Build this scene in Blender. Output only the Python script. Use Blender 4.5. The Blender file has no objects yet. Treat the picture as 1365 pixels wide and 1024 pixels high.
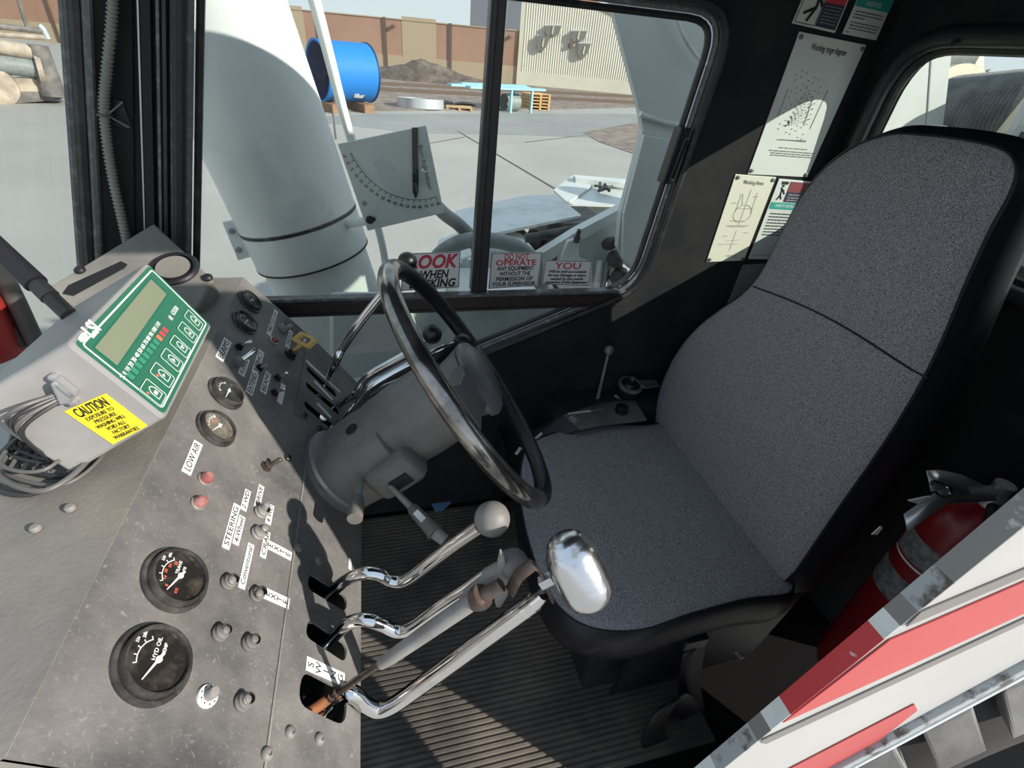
import bpy, bmesh, math, random
from mathutils import Vector, Matrix
from mathutils.geometry import tessellate_polygon
random.seed(7)
SC = bpy.context.scene
COL = SC.collection

# ------------------------------------------------------------------ camera
# X = towards the rear of the cab, Y = across the cab (door side -> far side), Z = up. Metres.
F, CX, CY = 660.0, 682.5, 512.0
CAM = Vector((0, 0, 1.25))
_dn = Vector((590 - CX, 1490 - CY, F)).normalized()
_yh = CY - ((485 - CX) * _dn.x + F * _dn.z) / _dn.y
_Y = Vector((485 - CX, _yh - CY, F)).normalized()
_Z = -_dn
_X = _Y.cross(_Z)
ROT = Matrix((_X, _Y, _Z))            # camera (right, down, forward) -> world
cam = bpy.data.cameras.new('camera')
cam.sensor_width = 36.0
cam.lens = F / 1365 * 36.0
cam.clip_start = 0.01
cam.clip_end = 2000
camo = bpy.data.objects.new('camera', cam)
COL.objects.link(camo)
r_, d_, f_ = ROT @ Vector((1, 0, 0)), ROT @ Vector((0, 1, 0)), ROT @ Vector((0, 0, 1))
m = Matrix((r_, -d_, -f_)).transposed().to_4x4()
m.translation = CAM
camo.matrix_world = m
SC.camera = camo

# ------------------------------------------------------------------ light
SUN_DIR = Vector((-1, 0.75, -0.60)).normalized()
w = bpy.data.worlds.new('sky')
SC.world = w
w.use_nodes = True
nt = w.node_tree
bg = nt.nodes['Background']
geo = nt.nodes.new('ShaderNodeTexCoord')
sep = nt.nodes.new('ShaderNodeSeparateXYZ')
ramp = nt.nodes.new('ShaderNodeValToRGB')
ramp.color_ramp.elements[0].position = 0.0
ramp.color_ramp.elements[0].color = (0.62, 0.68, 0.73, 1)
ramp.color_ramp.elements[1].position = 0.6
ramp.color_ramp.elements[1].color = (0.44, 0.55, 0.70, 1)
nt.links.new(geo.outputs['Generated'], sep.inputs[0])
nt.links.new(sep.outputs['Z'], ramp.inputs[0])
nt.links.new(ramp.outputs[0], bg.inputs[0])
bg.inputs[1].default_value = 1.0
sl = bpy.data.lights.new('sun', 'SUN')
sl.energy = 5.0
sl.angle = math.radians(0.6)
sl.color = (1.0, 0.95, 0.87)
so = bpy.data.objects.new('sun', sl)
COL.objects.link(so)
so.rotation_euler = SUN_DIR.to_track_quat('-Z', 'Y').to_euler()
so.location = (4, -2, 6)
SC.view_settings.view_transform = 'Standard'
SC.view_settings.look = 'None'
SC.view_settings.gamma = 1
SC.view_settings.use_curve_mapping = False
SC.view_settings.exposure = 0.45


# ------------------------------------------------------------------ pixel helpers
def ray(px, py):
    return ROT @ Vector((px - CX, py - CY, F))


def at(px, py, ax, val):
    d = ray(px, py)
    return CAM + d * ((val - CAM[ax]) / d[ax])


def aty(px, py, y): return at(px, py, 1, y)
def atz(px, py, z): return at(px, py, 2, z)
def gnd(px, py): return at(px, py, 2, GZ)


def onp(px, py, p0, n):
    d = ray(px, py)
    return CAM + d * ((p0 - CAM).dot(n) / d.dot(n))


def depth(p): return (p - CAM).dot(f_)
GZ = -1.25


# ------------------------------------------------------------------ materials
MATS = {}


def mat(name, col, rough=0.5, metal=0.0, col2=None, scale=8.0, lo=0.4, hi=0.65, bump=0.0, bscale=60.0, spec=0.5, coat=0.0, detail=4.0, emit=None):
    M = bpy.data.materials.new(name)
    M.use_nodes = True
    t = M.node_tree
    b = t.nodes['Principled BSDF']
    b.inputs['Base Color'].default_value = (*col, 1)
    b.inputs['Roughness'].default_value = rough
    b.inputs['Metallic'].default_value = metal
    b.inputs['Specular IOR Level'].default_value = spec
    b.inputs['Coat Weight'].default_value = coat
    if col2 or bump:
        tc = t.nodes.new('ShaderNodeTexCoord')
    if col2:
        n = t.nodes.new('ShaderNodeTexNoise')
        n.inputs['Scale'].default_value = scale
        n.inputs['Detail'].default_value = detail
        n.inputs['Roughness'].default_value = 0.62
        r = t.nodes.new('ShaderNodeValToRGB')
        r.color_ramp.elements[0].position = lo
        r.color_ramp.elements[1].position = hi
        r.color_ramp.elements[0].color = (*col, 1)
        r.color_ramp.elements[1].color = (*col2, 1)
        t.links.new(tc.outputs['Object'], n.inputs['Vector'])
        t.links.new(n.outputs['Fac'], r.inputs[0])
        t.links.new(r.outputs[0], b.inputs['Base Color'])
    if bump:
        n2 = t.nodes.new('ShaderNodeTexNoise')
        n2.inputs['Scale'].default_value = bscale
        n2.inputs['Detail'].default_value = 3
        bp = t.nodes.new('ShaderNodeBump')
        bp.inputs['Strength'].default_value = bump
        bp.inputs['Distance'].default_value = 0.002
        t.links.new(tc.outputs['Object'], n2.inputs['Vector'])
        t.links.new(n2.outputs['Fac'], bp.inputs['Height'])
        t.links.new(bp.outputs[0], b.inputs['Normal'])
    if emit:
        b.inputs['Emission Color'].default_value = (*emit[0], 1)
        b.inputs['Emission Strength'].default_value = emit[1]
    MATS[name] = M
    return M


def glass_mat(name, tint, fac_base):
    M = bpy.data.materials.new(name)
    M.use_nodes = True
    t = M.node_tree
    t.nodes.remove(t.nodes['Principled BSDF'])
    out = t.nodes['Material Output']
    tr = t.nodes.new('ShaderNodeBsdfTransparent')
    tr.inputs[0].default_value = (*tint, 1)
    gl = t.nodes.new('ShaderNodeBsdfGlossy')
    gl.inputs['Roughness'].default_value = 0.02
    fr = t.nodes.new('ShaderNodeFresnel')
    fr.inputs[0].default_value = 1.45
    mu = t.nodes.new('ShaderNodeMath')
    mu.operation = 'MULTIPLY'
    mu.inputs[1].default_value = fac_base
    ge = t.nodes.new('ShaderNodeNewGeometry')
    iv = t.nodes.new('ShaderNodeMath'); iv.operation = 'SUBTRACT'; iv.inputs[0].default_value = 1.0
    t.links.new(ge.outputs['Backfacing'], iv.inputs[1])
    m2 = t.nodes.new('ShaderNodeMath'); m2.operation = 'MULTIPLY'
    mx = t.nodes.new('ShaderNodeMixShader')
    t.links.new(fr.outputs[0], mu.inputs[0])
    t.links.new(mu.outputs[0], m2.inputs[0])
    t.links.new(iv.outputs[0], m2.inputs[1])
    t.links.new(m2.outputs[0], mx.inputs[0])
    t.links.new(tr.outputs[0], mx.inputs[1])
    t.links.new(gl.outputs[0], mx.inputs[2])
    t.links.new(mx.outputs[0], out.inputs[0])
    MATS[name] = M
    return M


def dusty(name, base, dust, rough, lo, hi, scale, scratch=0.5, scratch_col=(0.3, 0.29, 0.27)):
    """painted metal with blotchy dust and fine pale scuffs"""
    M = mat(name, base, rough, 0, dust, scale, lo, hi, bump=0.25, bscale=220)
    t = M.node_tree
    b = t.nodes['Principled BSDF']
    tc = t.nodes.new('ShaderNodeTexCoord')
    mp = t.nodes.new('ShaderNodeMapping')
    mp.inputs['Scale'].default_value = (1, 1, 1)
    n = t.nodes.new('ShaderNodeTexNoise')
    n.inputs['Scale'].default_value = 130
    n.inputs['Detail'].default_value = 6
    n.inputs['Distortion'].default_value = 2.2
    r = t.nodes.new('ShaderNodeValToRGB')
    r.color_ramp.elements[0].position = 0.60
    r.color_ramp.elements[1].position = 0.72
    r.color_ramp.elements[0].color = (0, 0, 0, 1)
    r.color_ramp.elements[1].color = (scratch, scratch, scratch, 1)
    mx = t.nodes.new('ShaderNodeMixRGB')
    mx.inputs[2].default_value = (*scratch_col, 1)
    old = b.inputs['Base Color'].links[0].from_socket
    t.links.new(tc.outputs['Object'], mp.inputs[0])
    t.links.new(mp.outputs[0], n.inputs['Vector'])
    t.links.new(n.outputs['Fac'], r.inputs[0])
    t.links.new(r.outputs[0], mx.inputs[0])
    t.links.new(old, mx.inputs[1])
    t.links.new(mx.outputs[0], b.inputs['Base Color'])
    return M


def weave_mat(name, dark, light):
    """woven upholstery: fine pale and dark flecks running across the seat"""
    M = mat(name, dark, 0.95, spec=0.15)
    t = M.node_tree
    b = t.nodes['Principled BSDF']
    tc = t.nodes.new('ShaderNodeTexCoord')
    mp = t.nodes.new('ShaderNodeMapping')
    mp.inputs['Scale'].default_value = (1.0, 0.45, 1.0)
    n = t.nodes.new('ShaderNodeTexNoise')
    n.inputs['Scale'].default_value = 1300
    n.inputs['Detail'].default_value = 1.0
    r = t.nodes.new('ShaderNodeValToRGB')
    r.color_ramp.elements[0].position = 0.40
    r.color_ramp.elements[1].position = 0.60
    r.color_ramp.elements[0].color = (*dark, 1)
    r.color_ramp.elements[1].color = (*light, 1)
    t.links.new(tc.outputs['Object'], mp.inputs[0])
    t.links.new(mp.outputs[0], n.inputs['Vector'])
    t.links.new(n.outputs['Fac'], r.inputs[0])
    t.links.new(r.outputs[0], b.inputs['Base Color'])
    bp = t.nodes.new('ShaderNodeBump')
    bp.inputs['Strength'].default_value = 0.4
    bp.inputs['Distance'].default_value = 0.001
    t.links.new(n.outputs['Fac'], bp.inputs['Height'])
    t.links.new(bp.outputs[0], b.inputs['Normal'])
    return M


mat('black_paint', (0.022, 0.022, 0.025), 0.42, col2=(0.035, 0.034, 0.036), scale=5, bump=0.1)
mat('black_wall', (0.018, 0.018, 0.021), 0.75, col2=(0.03, 0.03, 0.03), scale=6, spec=.12)
mat('floor_black', (0.008, 0.0075, 0.008), 0.9, spec=.08)
mat('rubber', (0.018, 0.018, 0.02), 0.45, col2=(0.05, 0.05, 0.05), scale=30, lo=.5, hi=.75)
mat('rail_brown', (0.03, 0.02, 0.017), 0.5)
mat('rib_grey', (0.12, 0.12, 0.12), 0.4, col2=(0.26, 0.26, 0.26), scale=60, lo=.5, hi=.7)
dusty('console_black', (0.07, 0.068, 0.068), (0.21, 0.195, 0.18), 0.5, 0.30, 0.72, 9)
dusty('dash_olive', (0.15, 0.14, 0.126), (0.25, 0.23, 0.2), 0.5, 0.35, 0.7, 7, 0.25)
mat('slot_dark', (0.006, 0.006, 0.007), 0.7)
mat('gauge_bezel', (0.03, 0.028, 0.027), 0.25, col2=(0.11, 0.10, 0.092), scale=40, lo=.45, hi=.8)
mat('gauge_face', (0.018, 0.016, 0.015), 0.3, col2=(0.09, 0.075, 0.06), scale=60, lo=.5, hi=.8)
mat('gauge_face_dusty', (0.07, 0.06, 0.05), 0.35, col2=(0.3, 0.26, 0.21), scale=60, lo=.35, hi=.7)
mat('white_print', (0.8, 0.8, 0.78), 0.5)
mat('orange_print', (0.75, 0.16, 0.08), 0.5)
mat('label_white', (0.82, 0.81, 0.78), 0.45, col2=(0.68, 0.66, 0.62), scale=40)
mat('ink', (0.012, 0.012, 0.013), 0.6)
mat('ink_grey', (0.13, 0.135, 0.13), 0.6)
mat('ink_faint', (0.3, 0.31, 0.29), 0.6)
mat('ink_red', (0.55, 0.05, 0.07), 0.5)
mat('ink_maroon', (0.2, 0.045, 0.05), 0.5)
mat('ink_teal', (0.03, 0.33, 0.28), 0.5)
mat('ink_navy', (0.03, 0.03, 0.06), 0.5)
mat('chrome', (0.72, 0.72, 0.72), 0.1, 1.0, col2=(0.5, 0.49, 0.47), scale=18, lo=.55, hi=.85)
mat('chrome_worn', (0.5, 0.49, 0.47), 0.26, 1.0, col2=(0.28, 0.26, 0.24), scale=22, lo=.4, hi=.7)
mat('chrome_pitted', (0.66, 0.67, 0.69), 0.24, 1.0, col2=(0.42, 0.34, 0.22), scale=26, lo=.58, hi=.7, bump=.3, bscale=90)
mat('rusty', (0.28, 0.1, 0.035), 0.75, 0.2, col2=(0.09, 0.06, 0.05), scale=45)
mat('brown_metal', (0.09, 0.07, 0.06), 0.4, 0.6, col2=(0.17, 0.12, 0.1), scale=40)
mat('knob_grey', (0.14, 0.128, 0.118), 0.55, col2=(0.2, 0.184, 0.17), scale=25, bump=.08)
mat('knob_black', (0.012, 0.012, 0.013), 0.35)
mat('plastic_grey', (0.2, 0.19, 0.178), 0.5, col2=(0.27, 0.255, 0.24), scale=20)
dusty('column_plastic', (0.10, 0.096, 0.092), (0.21, 0.195, 0.18), 0.42, 0.35, 0.75, 8, 0.2)
mat('wheel_plastic', (0.13, 0.132, 0.13), 0.38)
mat('wheel_rim', (0.1, 0.095, 0.09), 0.16, 0.85, col2=(0.42, 0.39, 0.36), scale=14, lo=.35, hi=.62)
mat('leather', (0.012, 0.013, 0.016), 0.36, bump=.3, bscale=400)
mat('thread', (0.1, 0.1, 0.11), 0.7)
weave_mat('seat_fabric', (0.115, 0.111, 0.117), (0.44, 0.427, 0.44))
mat('vinyl', (0.016, 0.015, 0.019), 0.45, spec=.3, bump=.15, bscale=300)
mat('mat_rubber', (0.07, 0.06, 0.052), 0.7, col2=(0.2, 0.165, 0.13), scale=5, lo=.4, hi=.75, bump=.2)
mat('red_ext', (0.22, 0.009, 0.012), 0.35)
mat('tag_grey', (0.25, 0.24, 0.25), 0.5, col2=(0.1, 0.1, 0.1), scale=70)
mat('alu', (0.55, 0.55, 0.56), 0.35, 0.8)
mat('box_grey', (0.26, 0.25, 0.245), 0.5, col2=(0.31, 0.298, 0.285), scale=12)
mat('green_panel', (0.02, 0.135, 0.078), 0.42)
mat('green_dark', (0.01, 0.12, 0.07), 0.45)
mat('green_light', (0.04, 0.24, 0.15), 0.45)
mat('lcd', (0.20, 0.22, 0.145), 0.3)
mat('yellow_label', (0.85, 0.68, 0.03), 0.5)
mat('yellow_key', (0.62, 0.42, 0.12), 0.45)
mat('red_lens', (0.22, 0.05, 0.05), 0.3, col2=(0.36, 0.17, 0.15), scale=50)
mat('cable', (0.03, 0.028, 0.032), 0.45)
mat('cable_grey', (0.11, 0.105, 0.1), 0.5)
mat('conduit', (0.24, 0.235, 0.2), 0.5)
mat('placard', (0.62, 0.66, 0.62), 0.4, col2=(0.56, 0.6, 0.56), scale=6)
mat('placard_cream', (0.68, 0.68, 0.56), 0.4)
mat('placard_shaded', (0.2, 0.21, 0.21), 0.5)  # placard colour darkened for the shade low on the far wall
mat('sticker', (0.78, 0.78, 0.76), 0.5)
mat('white_paint', (0.64, 0.655, 0.63), 0.4, col2=(0.58, 0.595, 0.575), scale=2.5)
mat('white_dirty', (0.66, 0.68, 0.66), 0.45, col2=(0.42, 0.42, 0.39), scale=7, lo=.5, hi=.8)
mat('paint_plate', (0.72, 0.74, 0.72), 0.4, col2=(0.64, 0.66, 0.64), scale=9)
mat('cab_white', (0.47, 0.46, 0.44), 0.4, col2=(0.43, 0.425, 0.41), scale=3)
mat('red_stripe', (0.5, 0.075, 0.072), 0.4, col2=(0.46, 0.065, 0.065), scale=4)
mat('red_worn', (0.5, 0.04, 0.045), 0.4, col2=(0.6, 0.5, 0.5), scale=55, lo=.66, hi=.70, detail=8)
mat('grey_stripe', (0.2, 0.185, 0.175), 0.4)
mat('worn_edge', (0.34, 0.36, 0.36), 0.55, col2=(0.09, 0.075, 0.06), scale=24, lo=.52, hi=.6, detail=8)
mat('worn_grey', (0.22, 0.215, 0.205), 0.55, col2=(0.5, 0.52, 0.5), scale=40, lo=.6, hi=.66, detail=8)
mat('hose_grey', (0.26, 0.28, 0.27), 0.5, col2=(0.2, 0.21, 0.2), scale=12)
mat('dark_engine', (0.04, 0.035, 0.03), 0.6, col2=(0.12, 0.1, 0.09), scale=14)
mat('concrete', (0.37, 0.35, 0.32), 0.85, col2=(0.42, 0.395, 0.36), scale=0.35, detail=8)
mat('concrete_worn', (0.28, 0.275, 0.26), 0.85, col2=(0.32, 0.315, 0.295), scale=0.5, detail=8)
mat('joint', (0.12, 0.11, 0.1), 0.9)
mat('gravel', (0.3, 0.24, 0.2), 0.95, col2=(0.16, 0.12, 0.1), scale=2.2, detail=8)
mat('dirt', (0.085, 0.062, 0.05), 0.95, col2=(0.2, 0.15, 0.12), scale=1.6, detail=8, bump=.6, bscale=6)
mat('rail_steel', (0.12, 0.08, 0.06), 0.7)
mat('fence_brown', (0.36, 0.205, 0.14), 0.85, col2=(0.41, 0.24, 0.168), scale=0.3)
mat('fence_tan', (0.44, 0.34, 0.23), 0.85)
mat('fence_post', (0.13, 0.08, 0.06), 0.8)
mat('tank_blue', (0.012, 0.19, 0.58), 0.6, spec=.3)
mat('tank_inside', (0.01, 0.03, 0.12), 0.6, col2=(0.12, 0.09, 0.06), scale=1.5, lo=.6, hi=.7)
mat('timber', (0.32, 0.18, 0.1), 0.85, col2=(0.2, 0.11, 0.06), scale=6)
mat('pallet_wood', (0.62, 0.4, 0.2), 0.85)
mat('galv', (0.6, 0.62, 0.63), 0.35, 0.5)
mat('trestle_blue', (0.30, 0.55, 0.62), 0.6)
mat('siding', (0.62, 0.58, 0.49), 0.7, col2=(0.58, 0.54, 0.455), scale=0.4)
mat('siding_pale', (0.66, 0.62, 0.50), 0.75, col2=(0.6, 0.565, 0.47), scale=0.8)
mat('louver_grey', (0.2, 0.19, 0.16), 0.6)
mat('far_grey', (0.17, 0.175, 0.2), 0.7)
mat('tyre', (0.13, 0.123, 0.113), 0.75, col2=(0.2, 0.19, 0.172), scale=9)
mat('tyre_groove', (0.022, 0.02, 0.019), 0.85)
mat('drum_rope', (0.15, 0.145, 0.14), 0.55, col2=(0.23, 0.23, 0.22), scale=12)
mat('drum_cream', (0.62, 0.56, 0.42), 0.6, col2=(0.4, 0.3, 0.2), scale=7, lo=.55, hi=.8)
mat('machine_tan', (0.52, 0.43, 0.33), 0.7, col2=(0.3, 0.24, 0.2), scale=2)
mat('machine_dark', (0.13, 0.115, 0.11), 0.6, col2=(0.25, 0.22, 0.2), scale=3)
mat('red_fender', (0.6, 0.05, 0.045), 0.5)
mat('leaf_blue', (0.16, 0.35, 0.6), 0.6)
glass_mat('glass', (0.90, 0.93, 0.91), 1.0)
glass_mat('gauge_glass', (0.93, 0.93, 0.92), 0.8)


# ------------------------------------------------------------------ mesh building
class MB:
    def __init__(s):
        s.v = []; s.f = []

    def add(s, vs, fs):
        o = len(s.v)
        s.v += [Vector(p) for p in vs]
        s.f += [tuple(i + o for i in q) for q in fs]
        return s

    def box(s, c, size, M=None):
        c = Vector(c); h = Vector(size) / 2
        vs = []
        for dz in (-1, 1):
            for dx, dy in ((-1, -1), (1, -1), (1, 1), (-1, 1)):
                p = Vector((dx * h.x, dy * h.y, dz * h.z))
                vs.append(c + (M @ p if M else p))
        return s.add(vs, [(3, 2, 1, 0), (4, 5, 6, 7), (0, 1, 5, 4), (1, 2, 6, 5), (2, 3, 7, 6), (3, 0, 4, 7)])

    def slab(s, poly, off):
        """polygon (3D points) given thickness by the offset vector"""
        off = Vector(off); n = len(poly)
        poly = [Vector(p) for p in poly]
        nr = sum(((poly[i] - poly[0]).cross(poly[(i + 1) % n] - poly[0]) for i in range(1, n)), Vector())
        if nr.dot(off) < 0:
            poly = poly[::-1]
        vs = poly + [p + off for p in poly]
        fs = [tuple(range(n))[::-1], tuple(range(n, 2 * n))]
        fs += [(i, (i + 1) % n, n + (i + 1) % n, n + i) for i in range(n)]
        return s.add(vs, fs)

    def slab_holes(s, outer, holes, o, u, v, off):
        """2D outline with holes in the frame o,u,v, thickened by off"""
        o = Vector(o); u = Vector(u); v = Vector(v); off = Vector(off)
        loops = [outer] + holes
        P = [[Vector((a, b, 0)) for a, b in lp] for lp in loops]
        tris = tessellate_polygon(P)
        flat = [o + u * p.x + v * p.y for lp in P for p in lp]
        n = len(flat)
        vs = flat + [p + off for p in flat]
        fs = []
        for t in tris:
            a, b, c = t
            nr = (flat[b] - flat[a]).cross(flat[c] - flat[a])
            if nr.dot(off) > 0:
                a, b, c = c, b, a
            fs += [(a, b, c), (n + c, n + b, n + a)]
        k = 0
        for lp in P:
            L = len(lp)
            for i in range(L):
                j = (i + 1) % L
                fs.append((k + i, k + j, n + k + j, n + k + i))
            k += L
        return s.add(vs, fs)

    def tube(s, path, r, n=10, caps=True, closed=False, squash=None):
        path = [Vector(p) for p in path]
        L = len(path)
        rs = r if isinstance(r, (list, tuple)) else [r] * L
        rings = []
        up = None
        for i, p in enumerate(path):
            if closed:
                t = path[(i + 1) % L] - path[i - 1]
            else:
                t = path[min(i + 1, L - 1)] - path[max(i - 1, 0)]
            t.normalize()
            if up is None:
                up = Vector((0, 0, 1)) if abs(t.z) < 0.9 else Vector((1, 0, 0))
            a = t.cross(up)
            if a.length < 1e-6:
                a = t.orthogonal()
            a.normalize()
            b = a.cross(t).normalized()
            up = b
            ring = []
            for k in range(n):
                th = 2 * math.pi * k / n
                ring.append(p + (a * math.cos(th) + b * math.sin(th) * (squash or 1)) * rs[i])
            rings.append(ring)
        vs = [q for g in rings for q in g]
        fs = []
        for i in range(L if closed else L - 1):
            j = (i + 1) % L
            for k in range(n):
                l = (k + 1) % n
                fs.append((i * n + k, i * n + l, j * n + l, j * n + k))
        if caps and not closed:
            fs.append(tuple(range(n))[::-1])
            fs.append(tuple((L - 1) * n + k for k in range(n)))
        return s.add(vs, fs)

    def lathe(s, prof, o, n, seg=28, u=None):
        o = Vector(o); n = Vector(n).normalized()
        u = Vector(u) if u else n.orthogonal()
        u = (u - n * u.dot(n)).normalized()
        v = n.cross(u)
        vs = []; fs = []
        idx = []
        for r, h in prof:
            if r < 1e-6:
                idx.append([len(vs)] * seg); vs.append(o + n * h)
            else:
                idx.append([len(vs) + k for k in range(seg)])
                for k in range(seg):
                    th = 2 * math.pi * k / seg
                    vs.append(o + n * h + (u * math.cos(th) + v * math.sin(th)) * r)
        for i in range(len(prof) - 1):
            A, B = idx[i], idx[i + 1]
            for k in range(seg):
                l = (k + 1) % seg
                q = []
                for x in (A[k], A[l], B[l], B[k]):
                    if x not in q:
                        q.append(x)
                if len(q) > 2:
                    fs.append(tuple(q))
        return s.add(vs, fs)

    def ball(s, c, r, seg=20, n=(0, 0, 1)):
        prof = [(r * math.sin(math.pi * i / 12), -r * math.cos(math.pi * i / 12)) for i in range(13)]
        prof[0] = (0, -r); prof[-1] = (0, r)
        return s.lathe(prof, c, n, seg)

    def loft(s, rings, cap0=False, cap1=False):
        n = len(rings[0])
        vs = [p for r in rings for p in r]
        fs = []
        for i in range(len(rings) - 1):
            for k in range(n):
                l = (k + 1) % n
                fs.append((i * n + k, i * n + l, (i + 1) * n + l, (i + 1) * n + k))
        if cap0: fs.append(tuple(range(n))[::-1])
        if cap1: fs.append(tuple((len(rings) - 1) * n + k for k in range(n)))
        return s.add(vs, fs)


def crom(pts, sub=6, closed=False):
    pts = [Vector(p) for p in pts]
    out = []
    L = len(pts)
    for i in range(L if closed else L - 1):
        if closed:
            p0, p1, p2, p3 = pts[i - 1], pts[i], pts[(i + 1) % L], pts[(i + 2) % L]
        else:
            p0, p1, p2, p3 = pts[max(i - 1, 0)], pts[i], pts[i + 1], pts[min(i + 2, L - 1)]
        for k in range(sub):
            t = k / sub
            out.append(0.5 * ((2 * p1) + (p2 - p0) * t + (2 * p0 - 5 * p1 + 4 * p2 - p3) * t * t + (3 * p1 - p0 - 3 * p2 + p3) * t ** 3))
    if not closed:
        out.append(pts[-1])
    return out


def rounded(poly, r, k=5):
    """round the corners of a 2D polygon; r is one radius or one per corner"""
    out = []
    n = len(poly)
    for i in range(n):
        p = Vector(poly[i]); a = Vector(poly[i - 1]); b = Vector(poly[(i + 1) % n])
        rr = r[i] if isinstance(r, (list, tuple)) else r
        if rr <= 0:
            out.append((p.x, p.y)); continue
        da = (a - p); db = (b - p)
        ra = min(rr, da.length * .49); rb = min(rr, db.length * .49)
        A = p + da.normalized() * ra; B = p + db.normalized() * rb
        for j in range(k + 1):
            t = j / k
            q = A * (1 - t) ** 2 + p * 2 * t * (1 - t) + B * t * t
            out.append((q.x, q.y))
    return out


def rect(cx, cy, w, h):
    return [(cx - w / 2, cy - h / 2), (cx + w / 2, cy - h / 2), (cx + w / 2, cy + h / 2), (cx - w / 2, cy + h / 2)]


def obj(name, mb, mt, parent=None, smooth=False, bevel=0.0, local=False, auto=None):
    me = bpy.data.meshes.new(name)
    me.from_pydata([tuple(p) for p in mb.v], [], mb.f)
    bmx = bmesh.new(); bmx.from_mesh(me)
    bmesh.ops.recalc_face_normals(bmx, faces=bmx.faces)
    bmx.to_mesh(me); bmx.free()
    me.materials.append(MATS[mt] if isinstance(mt, str) else mt)
    if smooth:
        ang = math.radians(40 if auto is None else auto)
        me.shade_smooth()
        if hasattr(me, 'set_sharp_from_angle'):
            me.set_sharp_from_angle(angle=ang)
    o = bpy.data.objects.new(name, me)
    COL.objects.link(o)
    if bevel:
        bv = o.modifiers.new('bevel', 'BEVEL')
        bv.width = bevel; bv.segments = 2; bv.limit_method = 'ANGLE'; bv.angle_limit = math.radians(40)
    if parent:
        o.parent = parent
        if not local:
            o.matrix_parent_inverse = parent_world(parent).inverted()
    return o


def parent_world(p):
    M = p.matrix_basis.copy()
    if p.parent:
        M = parent_world(p.parent) @ p.matrix_parent_inverse @ M
    return M


def thing(name, label, cat, loc, group=None):
    o = bpy.data.objects.new(name, None)
    o.empty_display_size = 0.05
    COL.objects.link(o)
    o.location = loc
    tag(o, label, cat, group)
    return o


def tag(o, label=None, cat=None, group=None, kind=None):
    if label: o['label'] = label
    if cat: o['category'] = cat
    if group: o['group'] = group
    if kind: o['kind'] = kind
    return o


def struct(o, label=None):
    o['kind'] = 'structure'
    if label: o['label'] = label
    return o


def text(name, s, o, u, v, size, mt, parent, align='CENTER', shear=0.0, bold=0.0, ypos='CENTER', line=1.0, width=None):
    """lettering as a thin mesh: o centre, u reading direction, v up; width squeezes the line to that length"""
    cu = bpy.data.curves.new(name, 'FONT')
    cu.body = s; cu.size = size
    cu.align_x = align; cu.align_y = ypos
    cu.extrude = 0.00015
    cu.offset = bold
    cu.shear = shear
    cu.space_line = line
    cu.resolution_u = 3
    tmp = bpy.data.objects.new(name, cu)
    COL.objects.link(tmp)
    dg = bpy.context.evaluated_depsgraph_get()
    me = bpy.data.meshes.new_from_object(tmp.evaluated_get(dg))
    bpy.data.objects.remove(tmp); bpy.data.curves.remove(cu)
    me.name = name
    me.materials.clear(); me.materials.append(MATS[mt])
    u = Vector(u).normalized(); v = Vector(v); v = (v - u * v.dot(u)).normalized(); n = u.cross(v)
    M = Matrix((u, v, n)).transposed().to_4x4(); M.translation = Vector(o)
    if width and len(me.vertices):
        xs = [q.co.x for q in me.vertices]
        k = width / max(1e-6, max(xs) - min(xs))
        M = M @ Matrix.Diagonal((k, 1, 1, 1))
    me.transform(M)
    ob = bpy.data.objects.new(name, me)
    COL.objects.link(ob)
    if parent:
        ob.parent = parent
        ob.matrix_parent_inverse = parent_world(parent).inverted()
    return ob


def plate2d(poly2, o, u, v, th=0.001):
    n = Vector(u).cross(Vector(v)).normalized()
    return MB().slab([Vector(o) + Vector(u) * a + Vector(v) * b for a, b in poly2], n * th)


def rad(px, p): return px * depth(p) / F


WY = 1.03      # inner face of the far side wall
EX, EY, EZ = Vector((1, 0, 0)), Vector((0, 1, 0)), Vector((0, 0, 1))


def wall_xz(px, py, y=WY):
    p = aty(px, py, y)
    return (p.x, p.z)


def proj(p):
    q = Vector(p) - CAM
    z = q.dot(f_)
    return (CX + F * q.dot(r_) / z, CY + F * q.dot(d_) / z)


def z_for(base, py):
    """height above the ground at which the vertical over base reaches image row py"""
    lo, hi = base.z, base.z + 60
    for _ in range(50):
        mid = (lo + hi) / 2
        if proj((base.x, base.y, mid))[1] > py: lo = mid
        else: hi = mid
    return lo


def inset(poly, d):
    n = len(poly)
    A = sum(poly[i][0] * poly[(i + 1) % n][1] - poly[(i + 1) % n][0] * poly[i][1] for i in range(n))
    sg = 1 if A > 0 else -1
    out = []
    for i in range(n):
        a = Vector(poly[i - 1]); b = Vector(poly[(i + 1) % n])
        t = (b - a).normalized()
        out.append((poly[i][0] - t.y * d * sg, poly[i][1] + t.x * d * sg))
    return out


# ================================================================== THE CAB SHELL
def ws_x(z): return -0.522 + 0.29 * (z - 0.874)      # windshield line on the far side wall


# ---- floor
floor = struct(obj('floor', MB().slab([(-0.6, 0.16, 0.1), (0.36, 0.16, 0.1), (0.40, 0.21, 0.1), (0.72, 0.28, 0.1), (1.05, 0.45, 0.1), (1.05, 1.03, 0.1), (-0.6, 1.03, 0.1)], (0, 0, -0.05)), 'floor_black'))

# ---- far side wall with its window opening
hole = rounded([(-0.40, 0.76), (-0.25, 0.425), (0.622, 0.788), (0.682, 1.352), (-0.245, 1.352)], [.02, .02, .07, .09, .03], 6)
outer = [(ws_x(.62), 0.05), (1.09, 0.05), (1.09, 1.5), (ws_x(1.5), 1.5), (ws_x(0.62), 0.62)]
wall_right = struct(obj('wall_right', MB().slab_holes(outer, [hole], (0, WY, 0), EX, EZ, EY * 0.04), 'black_wall'))


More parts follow.
